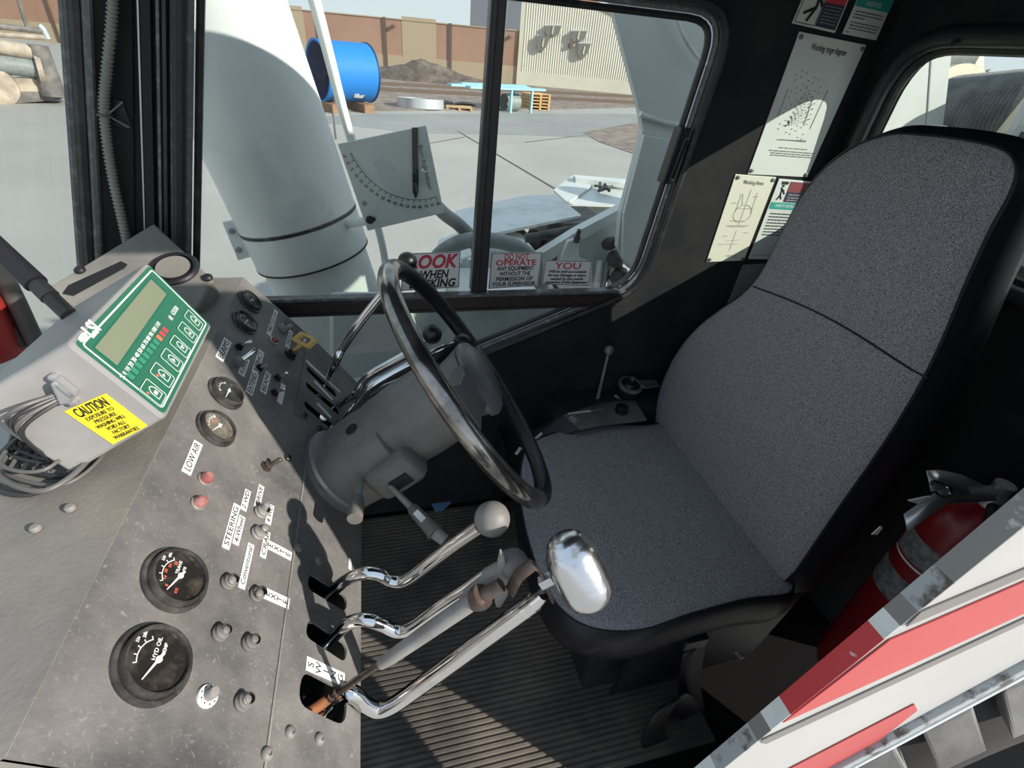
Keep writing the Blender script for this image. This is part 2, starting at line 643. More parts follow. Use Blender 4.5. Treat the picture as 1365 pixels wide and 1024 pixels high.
def ring3(poly, y): return [Vector((a, y, b)) for a, b in poly]


window_1 = struct(thing('window_1', None, None, (0.2, WY, 0.5)))
obj('window_seal', MB().tube(ring3(hole, WY - .002), 0.0095, 8, closed=True), 'rubber', window_1, True)
obj('frame_rib', MB().tube(ring3(inset(hole, .014), WY + .006), 0.006, 6, closed=True), 'rib_grey', window_1, True)
obj('frame_rib', MB().tube(ring3(inset(hole, .026), WY + .016), 0.0065, 6, closed=True), 'rubber', window_1, True)
# lower rail between the panes, upright glazing bar
obj('rail', MB().box((0.09, WY + .012, 0.760), (1.0, 0.026, 0.024)), 'rail_brown', window_1, bevel=.002)
for z, mt in ((0.7750, 'rubber'), (0.7810, 'rib_grey'), (0.7460, 'rail_brown')):
    obj('rail_rib', MB().box((0.09, WY + .008, z), (1.0, 0.022, 0.006)), mt, window_1)
bar = [aty(656, -10, WY + .01), aty(677, -10, WY + .01), aty(649, 391, WY + .01), aty(628, 391, WY + .01)]
obj('glazing_bar', MB().slab(bar, (0, .03, 0)), 'black_paint', window_1, bevel=.003)
barr = [aty(661, -10, WY + .004), aty(666, -10, WY + .004), aty(638, 391, WY + .004), aty(633, 391, WY + .004)]
obj('glazing_bar_rib', MB().slab(barr, (0, .008, 0)), 'rubber', window_1, bevel=.002)
gy = WY + .03


def clip_x(poly, fn, keep_left):
    """split the opening by the bar: fn(z) gives the bar's x"""
    return [p for p in poly if (p[0] < fn(p[1])) == keep_left]


bx0 = lambda z: 0.205 + 0.09 * (z - 0.8)
up = [p for p in inset(hole, .012) if p[1] > 0.785]
lowp = [p for p in inset(hole, .012) if p[1] < 0.745]


def order(poly):
    c = (sum(p[0] for p in poly) / len(poly), sum(p[1] for p in poly) / len(poly))
    return sorted(poly, key=lambda p: math.atan2(p[1] - c[1], p[0] - c[0]))


L = [p for p in up if p[0] < bx0(p[1])] + [(bx0(.78), .78), (bx0(1.34), 1.34), (-.39, .78)]
Rr = [p for p in up if p[0] >= bx0(p[1])] + [(bx0(.78), .78), (bx0(1.34), 1.34), (.6, .78)]
Lo = lowp + [(-.40, .745), (.50, .745)]
for nm, pl, yy in (('pane', L, gy), ('pane', Rr, gy + .008), ('pane', Lo, gy)):
    pl = order(pl)
    obj(nm, MB().slab([Vector((a, yy, b)) for a, b in pl], (0, .004, 0)), 'glass', window_1)
# latch on the rear edge of the window
lat = [(-.013, -.055), (.013, -.055), (.013, .055), (-.013, .055)]
lt = obj('latch', MB().slab([Vector((.624 + a + .12 * b, WY - .012, 1.09 + b)) for a, b in lat], (0, .03, 0)), 'knob_black', window_1, bevel=.003)
obj('latch_slot', MB().slab([Vector((.630 + a * .4 + .12 * b, WY - .0135, 1.085 + b * .75)) for a, b in lat], (0, .002, 0)), 'rib_grey', lt)
obj('latch_slot_hole', MB().slab([Vector((.630 + a * .28 + .12 * b, WY - .0145, 1.085 + b * .7)) for a, b in lat], (0, .002, 0)), 'slot_dark', lt)

# front edge of the side window: stacked glass channels on the pillar
trim_1 = struct(thing('trim_1', None, None, (-.36, WY, .9)))
for k, (dx, dy, wd, mt) in enumerate(((-.006, .006, .006, 'rib_grey'), (-.016, .010, .006, 'rubber'), (-.026, .006, .005, 'rib_grey'), (-.040, .012, .014, 'slot_dark'), (-.050, .010, .003, 'alu'))):
    pts = [Vector((-.355 + .265 * (z - .937) + dx, WY - dy, z)) for z in (.80, 1.36)]
    q = [p + EX * a for p, a in ((pts[0], -wd / 2), (pts[0], wd / 2), (pts[1], wd / 2), (pts[1], -wd / 2))]
    obj('channel_strip', MB().slab(q, (0, dy, 0)), mt, trim_1, bevel=.001)
# raised pillar cover
trim_2 = struct(obj('trim_2', MB().slab([aty(116, -20, WY), aty(178, -20, WY), aty(181, 330, WY), aty(130, 350, WY)], (0, -.006, 0)), 'dash_olive', bevel=.002))
trim_2.data.materials[0] = MATS['black_wall']
# corrugated conduit held to the pillar by a stick-on clip
cp = [aty(x, y, WY - .02) for x, y in ((151, -20), (149, 30), (143, 90), (139, 140), (143, 190), (151, 240), (162, 290), (171, 330))]
cpath = crom(cp, 40)
cr = [0.0058 + (0.0022 if (i // 2) % 2 == 0 else 0) for i in range(len(cpath))]
conduit = obj('corrugated_conduit', MB().tube(cpath, cr, 10), 'conduit', smooth=True, auto=80)
tag(conduit, 'olive corrugated cable conduit running up the black front pillar', 'conduit')
clip = thing('cable_clip', 'small square stick-on clip tying the conduit to the front pillar', 'clip', aty(150, 148, WY - .007))
c0 = aty(152, 150, WY - .007)
obj('clip_base', MB().slab([c0 + EX * a + EZ * b for a, b in ((-.024, -.018), (.020, -.022), (.018, .018), (-.02, .022))], (0, -.003, 0)), 'vinyl', clip, bevel=.001)
obj('clip_arm', MB().tube([c0 + EX * .018 + EZ * .016 - EY * .004, c0 - EX * .004 - EZ * .002 - EY * .018, c0 + EX * .016 - EZ * .02 - EY * .004], .0018, 6), 'plastic_grey', clip, True)
obj('clip_tie', MB().tube([c0 + Vector((-.009 + .0095 * math.cos(a), -.013 + .0095 * math.sin(a), -.002)) for a in [i * math.pi / 8 for i in range(16)]], .0018, 6, closed=True), 'cable_grey', clip, True)

# ---- windshield and front wall
window_2 = struct(thing('window_2', None, None, (-.52, .6, .88)))
wz0, wz1 = .62, 1.49
obj('pane', MB().slab([(ws_x(wz0), .2, wz0), (ws_x(wz0), WY - .012, wz0), (ws_x(wz1), WY - .012, wz1), (ws_x(wz1), .2, wz1)], (-.004, 0, 0)), 'glass', window_2)
for dx, r, mt in ((.012, .010, 'rubber'), (.026, .007, 'rib_grey'), (-.002, .007, 'rib_grey')):
    obj('windshield_seal', MB().tube([(ws_x(z) + dx, WY - .008, z) for z in (.62, .8, 1.0, 1.2, 1.4, 1.49)], r, 8), mt, window_2, True)
wall_front = struct(obj('wall_front', MB().slab([(-.62, .18, .05), (-.62, WY, .05), (-.62, WY, .62), (-.62, .18, .62)], (.03, 0, 0)), 'black_wall'))

# ---- rear wall and rear window
RX = 1.05
rh = rounded([(.990, .98), (.972, 1.322), (.33, 1.322), (.33, .98)], [.03, .10, .09, .05], 8)
wall_rear = struct(obj('wall_rear', MB().slab_holes([(.212, .56), (.40, .05), (WY, .05), (WY, 1.5), (.212, 1.5)], [rh], (RX, 0, 0), EY, EZ, EX * .04), 'black_wall'))
window_3 = struct(thing('window_3', None, None, (RX, .65, 1.0)))
obj('window_frame', MB().tube([Vector((RX - .004, a, b)) for a, b in inset(rh, -.012)], .018, 10, closed=True), 'black_paint', window_3, True)
obj('window_seal', MB().tube([Vector((RX + .012, a, b)) for a, b in inset(rh, .006)], .010, 8, closed=True), 'rubber', window_3, True)
obj('pane', MB().slab([Vector((RX + .022, a, b)) for a, b in rh], (.004, 0, 0)), 'glass', window_3)
obj('frame_screw', MB().lathe([(0, 0), (.006, .0), (.006, .003), (0, .004)], at(1273, 57, 0, RX - .021), (-1, 0, 0), 12), 'rubber', window_3, True)

# ---- roof
ceiling = struct(obj('ceiling', MB().slab([(ws_x(1.5) - .02, .2, 1.5), (1.09, .2, 1.5), (1.09, 1.07, 1.5), (ws_x(1.5) - .02, 1.07, 1.5)], (0, 0, .035)), 'black_wall'))

# ---- near side: the parked door leaf, striped on the outside, raked front edge
LY = 0.135
LT = 0.0155
_j0, _j1 = aty(1042, 961, LY), aty(1365, 700, LY)       # raked front corner of the leaf
_e0, _e1 = aty(1110, 1024, LY), aty(1365, 886, LY)      # its rising lower edge
JL = (_j1.x - _j0.x) / (_j1.z - _j0.z)
EL = (_e1.z - _e0.z) / (_e1.x - _e0.x)


def jx(z): return _j0.x + JL * (z - _j0.z)
def ez(x): return _e0.z + EL * (x - _e0.x)
def exx(z): return _e0.x + (z - _e0.z) / EL


leaf = [(jx(.1), .1), (exx(.1), .1), (1.10, ez(1.10)), (1.10, 1.46), (jx(1.46), 1.46)]
wall_left = struct(thing('wall_left', 'white cab side panel with red and grey stripes and worn edges', None, (.7, LY, .5)))
obj('outer_skin', MB().slab([Vector((a, LY, b)) for a, b in leaf], (0, LT, 0)), 'cab_white', wall_left, bevel=.004)
obj('inner_wall', MB().slab([Vector((a, .20, b)) for a, b in ((.41, .10), (.76, .10), (1.09, .505), (1.09, 1.46), (.84, 1.46))], (0, .012, 0)), 'black_wall', wall_left)
JN = Vector((-1, 0, JL)).normalized()
JP = Vector((jx(.8), LY, .8)) + JN * .0012


def jamb(pxs, mt, nm='edge_band'):
    obj(nm, MB().slab([onp(x, y, JP, JN) for x, y in pxs], JN * .0012), mt, wall_left)


def skin(pxs, mt, nm='stripe'):
    obj(nm, MB().slab([aty(x, y, LY - .0005) for x, y in pxs], (0, -.0012, 0)), mt, wall_left)


skin([(1043, 962), (1365, 816), (1700, 664), (1700, 618), (1365, 774), (1185, 852)], 'red_stripe')
skin([(1014, 986), (1365, 823), (1700, 670), (1700, 676), (1365, 829), (1019, 991)], 'grey_stripe')
skin([(1207, 834), (1226, 815), (1365, 757), (1700, 612), (1700, 622), (1365, 767)], 'grey_stripe')
skin([(1040, 1030), (1218, 938), (1222, 946), (1130, 1018), (1110, 1035)], 'red_stripe')
# worn lower flange of the leaf
fl = [Vector((exx(.1), LY - .008, .1)), Vector((1.11, LY - .008, ez(1.11)))]
ft = (fl[1] - fl[0]).normalized()
up_ = Vector((-ft.z, 0, ft.x))
obj('lower_flange', MB().slab([fl[0], fl[1], fl[1] + up_ * .022, fl[0] + up_ * .022], (0, .03, 0)), 'worn_edge', wall_left, bevel=.003)
obj('flange_lip', MB().tube([fl[0], fl[1]], .003, 6), 'white_dirty', wall_left, True)
# painted bands wrapped round the raked front edge
jn = lambda t, w: (jx(t) , w)


def jband(z0, z1, mt):
    a = [Vector((jx(z), y, z)) + JN * .0006 for z, y in ((z0, LY - .001), (z1, LY - .001), (z1, LY + LT), (z0, LY + LT))]
    obj('edge_band', MB().slab(a, JN * .0012), mt, wall_left)


def zj(px, py):
    return onp(px, py, JP, JN).z


zs = [(950, 1015, 'worn_edge'), (1003, 975, 'grey_stripe'), (1020, 960, 'white_dirty'), (1046, 940, 'red_worn'), (1172, 845, 'white_dirty'), (1192, 826, 'grey_stripe'), (1215, 806, 'worn_edge'), (1262, 768, 'worn_grey'), (1380, 660, None)]
zz = [zj(a, b) for a, b, c in zs]
jband(.11, zz[0], 'white_dirty')
for i in range(len(zs) - 1):
    jband(zz[i], zz[i + 1], zs[i][2])
jband(zz[-1], 1.45, 'worn_grey')

# ================================================================== THE YARD OUTSIDE
ground = struct(obj('ground', MB().slab([(-150, -40, GZ), (150, -40, GZ), (150, 220, GZ), (-150, 220, GZ)], (0, 0, -.2)), 'concrete'))
struct(ground, 'pale concrete yard slab')
wr = [gnd(380, 158), gnd(500, 152), gnd(845, 152), gnd(1100, 165), gnd(1100, 215), gnd(845, 186), gnd(700, 180), gnd(560, 178)]
obj('worn_lane', MB().slab([p + EZ * .004 for p in wr], (0, 0, .004)), 'concrete_worn', ground)
for a, b in (((610, 175), (745, 255)), ((444, 152), (448, 186)), ((745, 255), (850, 300)), ((495, 205), (620, 183)), ((700, 190), (860, 171))):
    p, q = gnd(*a), gnd(*b)
    t = (q - p).normalized(); s_ = t.cross(EZ) * .022
    obj('slab_joint', MB().slab([p - s_ + EZ * .009, p + s_ + EZ * .009, q + s_ + EZ * .009, q - s_ + EZ * .009], (0, 0, .003)), 'joint', ground)
dk = [gnd(*p) for p in ((776, 177), (850, 163), (905, 172), (905, 212), (850, 207), (800, 190))]
obj('painted_shadow', MB().slab([p + EZ * .012 for p in dk], (0, 0, .003)), 'gravel', ground)  # dark patch standing in for the crane's cast shadow on the slab
gravel = obj('gravel_strip', MB().slab([gnd(*p) + EZ * .01 for p in ((300, 148), (497, 148), (640, 147), (780, 145), (1000, 140), (1000, 128), (690, 104), (430, 74), (300, 60))], (0, 0, .03)), 'gravel', ground)
gravel['kind'] = 'stuff'
for (a, b) in (((300, 112), (1000, 147)), ((300, 104), (1000, 139))):
    p, q = gnd(*a), gnd(*b)
    t = (q - p).normalized(); s_ = t.cross(EZ) * .05
    tag(obj('railway_rail', MB().slab([p - s_, p + s_, q + s_, q - s_], (0, 0, .22)).slab([p - s_ * 2.4, p + s_ * 2.4, q + s_ * 2.4, q - s_ * 2.4], (0, 0, .06)), 'rail_steel'),
        'rusty railway rail on the gravel, the one closer to the ' + ('yard slab' if a[1] > 110 else 'fence'), 'rail', 'railway rails')

# fence: posts and concrete panels
fb1 = gnd(690, 113)
fdir = (gnd(843, 127) - fb1).normalized()
fb0 = fb1 - fdir * 20
fn = Vector((fdir.y, -fdir.x, 0))
if fn.dot(CAM - fb0) < 0: fn = -fn


def fpt(x):
    q = onp(x, 95, fb1, fn)
    for _ in range(3):          # where the fence foot crosses image column x
        y = proj((q.x, q.y, GZ))[1]
        q = onp(x, y, fb1, fn)
    return Vector((q.x, q.y, GZ))


fence = thing('yard_fence', 'tall brown concrete panel fence with dark posts and tan base course', 'fence', fpt(516))
FH = z_for(fpt(600), 33) - GZ
posts = [fpt(690), fpt(600), fpt(516)]
step = (posts[2] - posts[1]).length
while len(posts) < 13:
    posts.append(posts[-1] - fdir * step)
pm = None
for i, p in enumerate(posts):
    obj('post', MB().slab([p + fn * .1 + fdir * a for a in (-.12, .12)] + [p - fn * .2 + fdir * a for a in (.12, -.12)], (0, 0, FH + .1)), 'fence_post', fence)
for i in range(len(posts) - 1):
    a, b = posts[i], posts[i + 1]
    z0 = Vector((0, 0, 0)); zt = EZ * FH
    obj('panel', MB().slab([a + EZ * 1.35, b + EZ * 1.35, b + zt, a + zt], -fn * .12), 'fence_brown', fence)
    obj('base_course', MB().slab([a + fn * .02, b + fn * .02, b + fn * .02 + EZ * 1.35, a + fn * .02 + EZ * 1.35], -fn * .12), 'fence_tan', fence)
    obj('cap', MB().slab([a + zt + fn * .06, b + zt + fn * .06, b + zt - fn * .2, a + zt - fn * .2], (0, 0, .08)), 'fence_tan', fence)
    if i in (1, 3):
        m0 = a.lerp(b, .22); m1 = a.lerp(b, .74) if i == 1 else a.lerp(b, .9)
        obj('patch', MB().slab([m0 + EZ * 1.35, m1 + EZ * 1.35, m1 + EZ * 4.1, m0 + EZ * 4.1], fn * .02), 'fence_tan', fence)
    if i in (0, 1):
        lp = a.lerp(b, .86 if i else .16) + EZ * (FH - .45) + fn * .2
        obj('flood_lamp', MB().box(lp, (.28, .28, .22)), 'fence_post', fence, bevel=.05)

# cream steel building
b0, b1 = gnd(690, 113), gnd(843, 127)
bd = (b1 - b0).normalized(); bn = Vector((bd.y, -bd.x, 0))
if bn.dot(CAM - b0) < 0: bn = -bn
build = thing('warehouse', 'cream ribbed steel warehouse with four louvred wall vents', 'building', b0)
bm_ = gnd(795, 122)
BH = z_for(bm_, 15) - GZ
BW = 42.0
mb = MB(); vs = []; N = 420
for i in range(N + 1):
    p = b0 + bd * (BW * i / N) + bn * (.04 if i % 2 else 0)
    k = (BW * i / N) / (bm_ - b0).length
    vs += [p + EZ * 1.0, p + EZ * (BH + 1.9 - 1.9 * k)]
mb.add(vs, [(2 * i, 2 * i + 2, 2 * i + 3, 2 * i + 1) for i in range(N)])
obj('ribbed_wall', mb, 'siding', build)
obj('base_band', MB().slab([b0, b0 + bd * BW, b0 + bd * BW + EZ * 1.0, b0 + EZ * 1.0], bn * .05), 'siding_pale', build)
e0 = b0 + EZ * (BH + 1.9); e1 = b0 + bd * BW + EZ * (BH + 1.9 - 1.9 * BW / (bm_ - b0).length)
obj('eave_trim', MB().slab([e0 - EZ * .2 + bn * .12, e1 - EZ * .2 + bn * .12, e1 + EZ * .2 + bn * .12, e0 + EZ * .2 + bn * .12], -bn * .5), 'fence_brown', build)
obj('gable_end', MB().slab([b0, b0 - bn * 14, b0 - bn * 14 + EZ * (BH + 1.9), b0 + EZ * (BH + 1.9)], bd * .1), 'siding', build)
obj('downpipe', MB().slab([bm_ + bd * a + bn * .12 for a in (-.1, .1)] + [bm_ + bd * a + bn * .12 + EZ * BH for a in (.1, -.1)], bn * .1), 'fence_post', build)
obj('corner_trim', MB().slab([b0 + bd * a + bn * .1 for a in (-.15, .2)] + [b0 + bd * a + bn * .1 + EZ * (BH + 1.9) for a in (.2, -.15)], bn * .06), 'siding_pale', build)


def bpt(px, py):
    return onp(px, py, b0, bn)


for (x, y, kind) in ((737, 41, 0), (771, 48, 0), (724, 58, 1), (778, 68, 1)):
    c = bpt(x, y)
    U = bd; V = EZ
    if kind == 0:
        sh = [(-.55, .3), (.65, .38), (.5, -.2), (.1, -.35), (-.45, -.4), (-.62, -.1)]
    else:
        sh = [(-.5, .5), (.5, .55), (.35, -.1), (.05, -.5), (-.35, -.45), (-.55, -.1)]
    vv = obj('vent', MB().slab([c + U * a + V * b + bn * .06 for a, b in sh], bn * .3), 'louver_grey', build)
    obj('vent_frame', MB().slab([c + U * a * 1.16 + V * b * 1.16 + bn * .05 for a, b in sh], bn * .06), 'white_paint', vv)
    obj('vent_blade', MB().slab([c + U * a + V * b + bn * .36 for a, b in ((-.05, .35), (.05, .3), (.0, -.3), (-.12, -.2))], bn * .04), 'siding_pale', vv)
obj('lamp', MB().box(bpt(760, 61) + bn * .15, (.25, .25, .3)), 'fence_post', build)

fb = thing('distant_building', 'plain dark grey building rising behind the brown fence', 'building', gnd(650, 92))
p = gnd(650, 92) - fn * 8
hh = z_for(p, -30) - GZ
mb = MB().slab([p - fdir * 3.2, p + fdir * 14, p + fdir * 14 - fn * 10, p - fdir * 3.2 - fn * 10], (0, 0, hh))
obj('block', mb, 'far_grey', fb)
obj('roof_ledge', MB().slab([p - fdir * 6.5 + fn * .3, p + fdir * 14 + fn * .3, p + fdir * 14 - fn * 10, p - fdir * 6.5 - fn * 10], (0, 0, FH + .9)), 'far_grey', fb)

# spoil heap
hc = gnd(548, 107)
mb = MB(); NX, NY = 34, 14
vs = []
for j in range(NY):
    for i in range(NX):
        u = i / (NX - 1) * 2 - 1; v = j / (NY - 1) * 2 - 1
        h = max(0, 1 - u * u) ** .8 * max(0, 1 - v * v) * (1.15 + .45 * math.sin(3.1 * u + 1) + .25 * math.sin(9 * u + 2 * v))
        h *= .85 + .3 * random.random()
        vs.append(hc + fdir * (u * 7.2) + fn * (v * 2.0) + EZ * (max(0, h) * .72))
mb.add(vs, [(j * NX + i, j * NX + i + 1, (j + 1) * NX + i + 1, (j + 1) * NX + i) for j in range(NY - 1) for i in range(NX - 1)])
tag(obj('dirt_heap', mb, 'dirt', smooth=True, auto=60), 'long dark brown heap of soil in front of the fence', 'dirt heap', kind='stuff')

# blue steel tank section on timber blocks
tb = gnd(462, 148)
TR = .99
ta = math.radians(28)
tdir = Vector((math.cos(ta), math.sin(ta), 0))
tc_ = tb + EZ * (TR + .30) + EY * .3
tank = thing('tank_section', 'bright blue open-ended steel tank section lying on timber blocks', 'tank', tb)
obj('shell', MB().lathe([(TR, -1.0), (TR, 1.0), (TR - .03, 1.0), (TR - .03, -1.0), (TR, -1.0)], tc_, tdir, 48), 'tank_blue', tank, True)
obj('lining', MB().lathe([(TR - .035, -.99), (TR - .035, .9), (0, .9)], tc_, tdir, 48), 'tank_inside', tank, True)
for s in (-1.02, .98):
    obj('rim', MB().lathe([(TR + .03, s), (TR + .03, s + .05), (TR - .05, s + .05), (TR - .05, s), (TR + .03, s)], tc_, tdir, 48), 'tank_inside' if s > 0 else 'tank_blue', tank)
ml = tc_ + Vector((tdir.y, -tdir.x, 0)) * (TR * .86) - EZ * (TR * .5) + tdir * .28
obj('manhole', MB().lathe([(.24, -.05), (.24, .03), (.18, .03), (.18, -.02), (0, -.02)], tc_ + (Vector((tdir.y, -tdir.x, 0)) * math.sin(.62) - EZ * math.cos(.62)) * TR - tdir * .55, (Vector((tdir.y, -tdir.x, 0)) * math.sin(.62) - EZ * math.cos(.62)), 16), 'machine_dark', tank)
nv = Vector((tdir.y, -tdir.x, 0)) * math.sin(.75) - EZ * math.cos(.75)
obj('sticker', MB().slab([tc_ + nv * (TR + .005) + tdir * a + nv.cross(tdir) * b for a, b in ((.05, -.08), (.4, -.12), (.46, .05), (.25, .02), (.2, .12), (.02, .1))], nv * .006), 'sticker', tank)
for dxx in (-.75, .55):
    c = tb + tdir * dxx + EY * .15
    o = MB()
    M3 = Matrix((tdir, Vector((-tdir.y, tdir.x, 0)), EZ)).transposed()
    o.box(c + EZ * .15, (.42, 1.7, .30), M3)
    tag(obj('timber_block', o, 'timber', bevel=.01), 'squared brown timber block under the ' + ('open dark end' if dxx < 0 else 'rimmed far end') + ' of the blue tank', 'timber', 'timber blocks under the tank')

# galvanised ring and small yard clutter
rc = gnd(563, 147) + EY * .9
tag(obj('steel_ring', MB().lathe([(1.05, 0), (1.05, .38), (1.0, .38), (1.0, 0), (1.05, 0)], rc, (0, .06, 1), 40), 'galv', smooth=True), 'shallow galvanised steel ring lying on the yard slab', 'ring')


def pallet(c, rz, n, lab, grp=None):
    for k in range(n):
        t = thing('pallet', lab if n == 1 else ('new wooden pallet at the bottom of the stack beside the trestle', 'new wooden pallet second from the bottom of the stack', 'new wooden pallet in the middle of the stack of five', 'new wooden pallet second from the top of the stack', 'topmost new wooden pallet of the stack beside the trestle')[k], 'pallet', c + EZ * (.145 * k), grp)
        t.rotation_euler.z = rz
        for yy in (-.45, -.22, 0, .22, .45):
            obj('deck_board', MB().box((0, yy, .13), (1.2, .14, .022)), 'pallet_wood', t, local=True)
        for xx in (-.54, 0, .54):
            obj('stringer', MB().box((xx, 0, .066), (.09, 1.0, .105)), 'pallet_wood', t, local=True)
        for yy in (-.4, .4):
            obj('bottom_board', MB().box((0, yy, .0065), (1.2, .12, .013)), 'pallet_wood', t, local=True)


pallet(gnd(717, 147) + EY * .6, .3, 5, 'new wooden pallet stacked beside the pale blue trestle', 'stacked pallets')
pallet(gnd(614, 148) + EY * .5, -.1, 1, 'single low wooden pallet beside the steel ring')
tag(obj('tyre', MB().lathe([(.2, 0), (.42, .0), (.45, .1), (.42, .2), (.2, .2), (.2, 0)], gnd(600, 147) + EY * 2.2, (0.1, 0, 1), 24), 'tyre', smooth=True), 'old black tyre lying behind the low pallet', 'tyre')
tag(obj('scrap_cover', MB().lathe([(0, .12), (.5, .1), (.62, .0), (.6, -.02), (0, .05)], gnd(628, 147) + EY * 2.0, (0, .25, 1), 20), 'machine_dark', smooth=True), 'dark dished steel cover lying near the trestle', 'cover')
tt = thing('trestle_table', 'pale blue steel trestle with long boards lying on top', 'trestle', gnd(695, 151))
q0, q1 = gnd(681, 151), gnd(708, 151)
td = (q1 - q0).normalized(); tn = Vector((-td.y, td.x, 0))
for q in (q0, q1):
    obj('leg', MB().slab([q + td * a for a in (-.05, .05)] + [q + td * a + EZ * .95 for a in (.05, -.05)], tn * .1), 'trestle_blue', tt)
    qb = q + tn * 1.4
    for sgn in (-1, 1):
        obj('brace', MB().slab([qb + td * (a + .3 * sgn) for a in (-.05, .05)] + [qb + td * a + EZ * .95 for a in (.05, -.05)], tn * .1), 'trestle_blue', tt)
for k, (s0, s1, dy) in enumerate(((-2.4, 1.1, 0.0), (-3.0, .6, .6), (-2.0, .9, 1.2))):
    obj('board', MB().slab([q0 + td * s0 + tn * dy, q0 + td * (1.05 + s1) + tn * dy, q0 + td * (1.05 + s1) + tn * (dy + .4), q0 + td * s0 + tn * (dy + .4)], (0, 0, .09)), 'trestle_blue', tt).location.z = .955 + .02 * k
tag(obj('scrap_trough', MB().lathe([(.38, -.4), (.38, .4), (.34, .4), (.34, -.4), (.38, -.4)], q0 + td * .55 + tn * .75 + EZ * .38, td, 20), 'hose_grey', smooth=True), 'grey curved sheet scrap under the trestle', 'scrap')

# ================================================================== THE CRANE AROUND THE CAB
# lift cylinder beside the cab
CYY = 1.62
ca = [(256, -60, 105), (280, 0, 100), (398, 290, 74.5)]
c_top = aty(280, 0, CYY); c_ring = aty(398, 290, CYY)
axis = (c_top - c_ring).normalized()
cr_ = rad(76, c_ring)
cyl = thing('lift_cylinder', 'large white hydraulic lift cylinder standing outside the side window', 'cylinder', c_ring - axis * .6)
gap = (aty(412, 338, CYY) - c_ring).length
obj('barrel', MB().lathe([(0, 2.2), (cr_, 2.2), (cr_, .006), (cr_ - .006, .003), (cr_ - .006, -.003), (cr_, -.006), (cr_, -gap)], c_ring, axis, 64), 'white_paint', cyl, True)
obj('groove', MB().lathe([(cr_ + .0012, .004), (cr_ + .0012, -.004)], c_ring, axis, 64), 'ink', cyl)
obj('gland', MB().lathe([(cr_ + .001, -gap - .003), (cr_ - .004, -gap - .006), (cr_ - .012, -gap - .01), (cr_ - .012, -1.2), (0, -1.2)], c_ring, axis, 64), 'white_paint', cyl, True)
obj('groove', MB().lathe([(cr_ + .0012, -gap + .002), (cr_ + .0012, -gap - .004)], c_ring, axis, 64), 'ink', cyl)
bk = [aty(x, y, CYY - .03) for x, y in ((297, 295), (323, 290), (346, 338), (318, 346))]
bpl = obj('bracket', MB().slab(bk, (0, -.01, 0)), 'paint_plate', cyl, bevel=.002)
for x, y in ((309, 308), (318, 333)):
    obj('bolt', MB().lathe([(.008, 0), (.008, .006), (.006, .009), (0, .009)], aty(x, y, CYY - .04), (0, -1, 0), 10), 'hose_grey', bpl, True)

# angle indicator plate on its bracket tube
IY = 1.36
ind = thing('angle_indicator', 'pale grey boom angle plate with degree scale and hanging black pointer', 'gauge', aty(500, 305, IY))
ic = [aty(x, y, IY) for x, y in ((490, 308), (592, 284), (568, 167), (450, 192))]
IU = (ic[1] - ic[0]).normalized(); IV = (ic[3] - ic[0]); IV = (IV - IU * IV.dot(IU)).normalized()
obj('plate', MB().slab(ic, (0, .004, 0)), 'paint_plate', ind, bevel=.006)
ptr = [aty(x, y, IY - .006) for x, y in ((549, 170), (557, 170), (558, 256), (554, 265), (550, 256))]
obj('pointer', MB().slab(ptr, (0, -.003, 0)), 'ink', ind)
obj('pivot', MB().lathe([(.006, 0), (.006, .006), (0, .007)], aty(552, 176, IY - .009), (0, -1, 0), 12), 'knob_black', ind, True)
arc_c = aty(552, 176, IY - .001)
ar = (aty(554, 266, IY - .001) - arc_c).length
zero = (aty(471, 214, IY) - arc_c).normalized()
a0 = math.atan2(zero.z, zero.x)
a1v = (aty(581, 262, IY) - arc_c).normalized()
a1 = math.atan2(a1v.z, a1v.x)
if a1 < a0: a1 += 2 * math.pi
mb = MB()
apt = lambda a, r: arc_c + Vector((math.cos(a), 0, math.sin(a))) * r - EY * .0005
for i in range(40):
    p, q = a0 + (a1 - a0) * i / 40, a0 + (a1 - a0) * (i + 1) / 40
    mb.slab([apt(p, ar), apt(q, ar), apt(q, ar + .0012), apt(p, ar + .0012)], (0, -.0006, 0))
for k in range(17):
    a = a0 + (a1 - a0) * k / 16
    ln = .011 if k % 2 == 0 else .007
    da = .0007 / ar
    mb.slab([apt(a - da, ar), apt(a + da, ar), apt(a + da, ar + ln), apt(a - da, ar + ln)], (0, -.0006, 0))
for k in range(4):
    a = a0 - .025 * (k + 1); da = .0007 / ar
    mb.slab([apt(a - da, ar), apt(a + da, ar), apt(a + da, ar + .005), apt(a - da, ar + .005)], (0, -.0006, 0))
obj('scale', mb, 'ink', ind)
for k in range(17):
    a = a0 + (a1 - a0) * k / 16
    rd = Vector((math.cos(a), 0, math.sin(a)))
    text('scale_number', str(5 * k), arc_c + rd * (ar + .019) - EY * .001, (-rd.z, 0, rd.x), -rd, .0105, 'ink', ind, bold=.0002)
text('scale_number', '-3', arc_c + Vector((math.cos(a0 - .1), 0, math.sin(a0 - .1))) * (ar + .019) - EY * .001, (-zero.z, 0, zero.x), -zero, .0105, 'ink', ind, bold=.0002)
tc0 = aty(567, 224, IY - .001)
tdn = (aty(574, 252, IY) - aty(561, 196, IY)).normalized()
text('lettering', 'Boom Angle Indicator', tc0, tdn, Vector((-tdn.z, 0, tdn.x)), .0155, 'ink', ind, width=(aty(574, 254, IY) - aty(560, 195, IY)).length)
obj('mount_arm', MB().tube([aty(493, 293, IY + .002), aty(480, 296, IY + .1), aty(455, 300, CYY - .05)], .012, 10), 'paint_plate', ind, True)
obj('plate_hole', MB().lathe([(.006, 0), (.006, .002), (0, .002)], aty(486, 271, IY), (0, -1, 0), 14), 'hose_grey', ind)
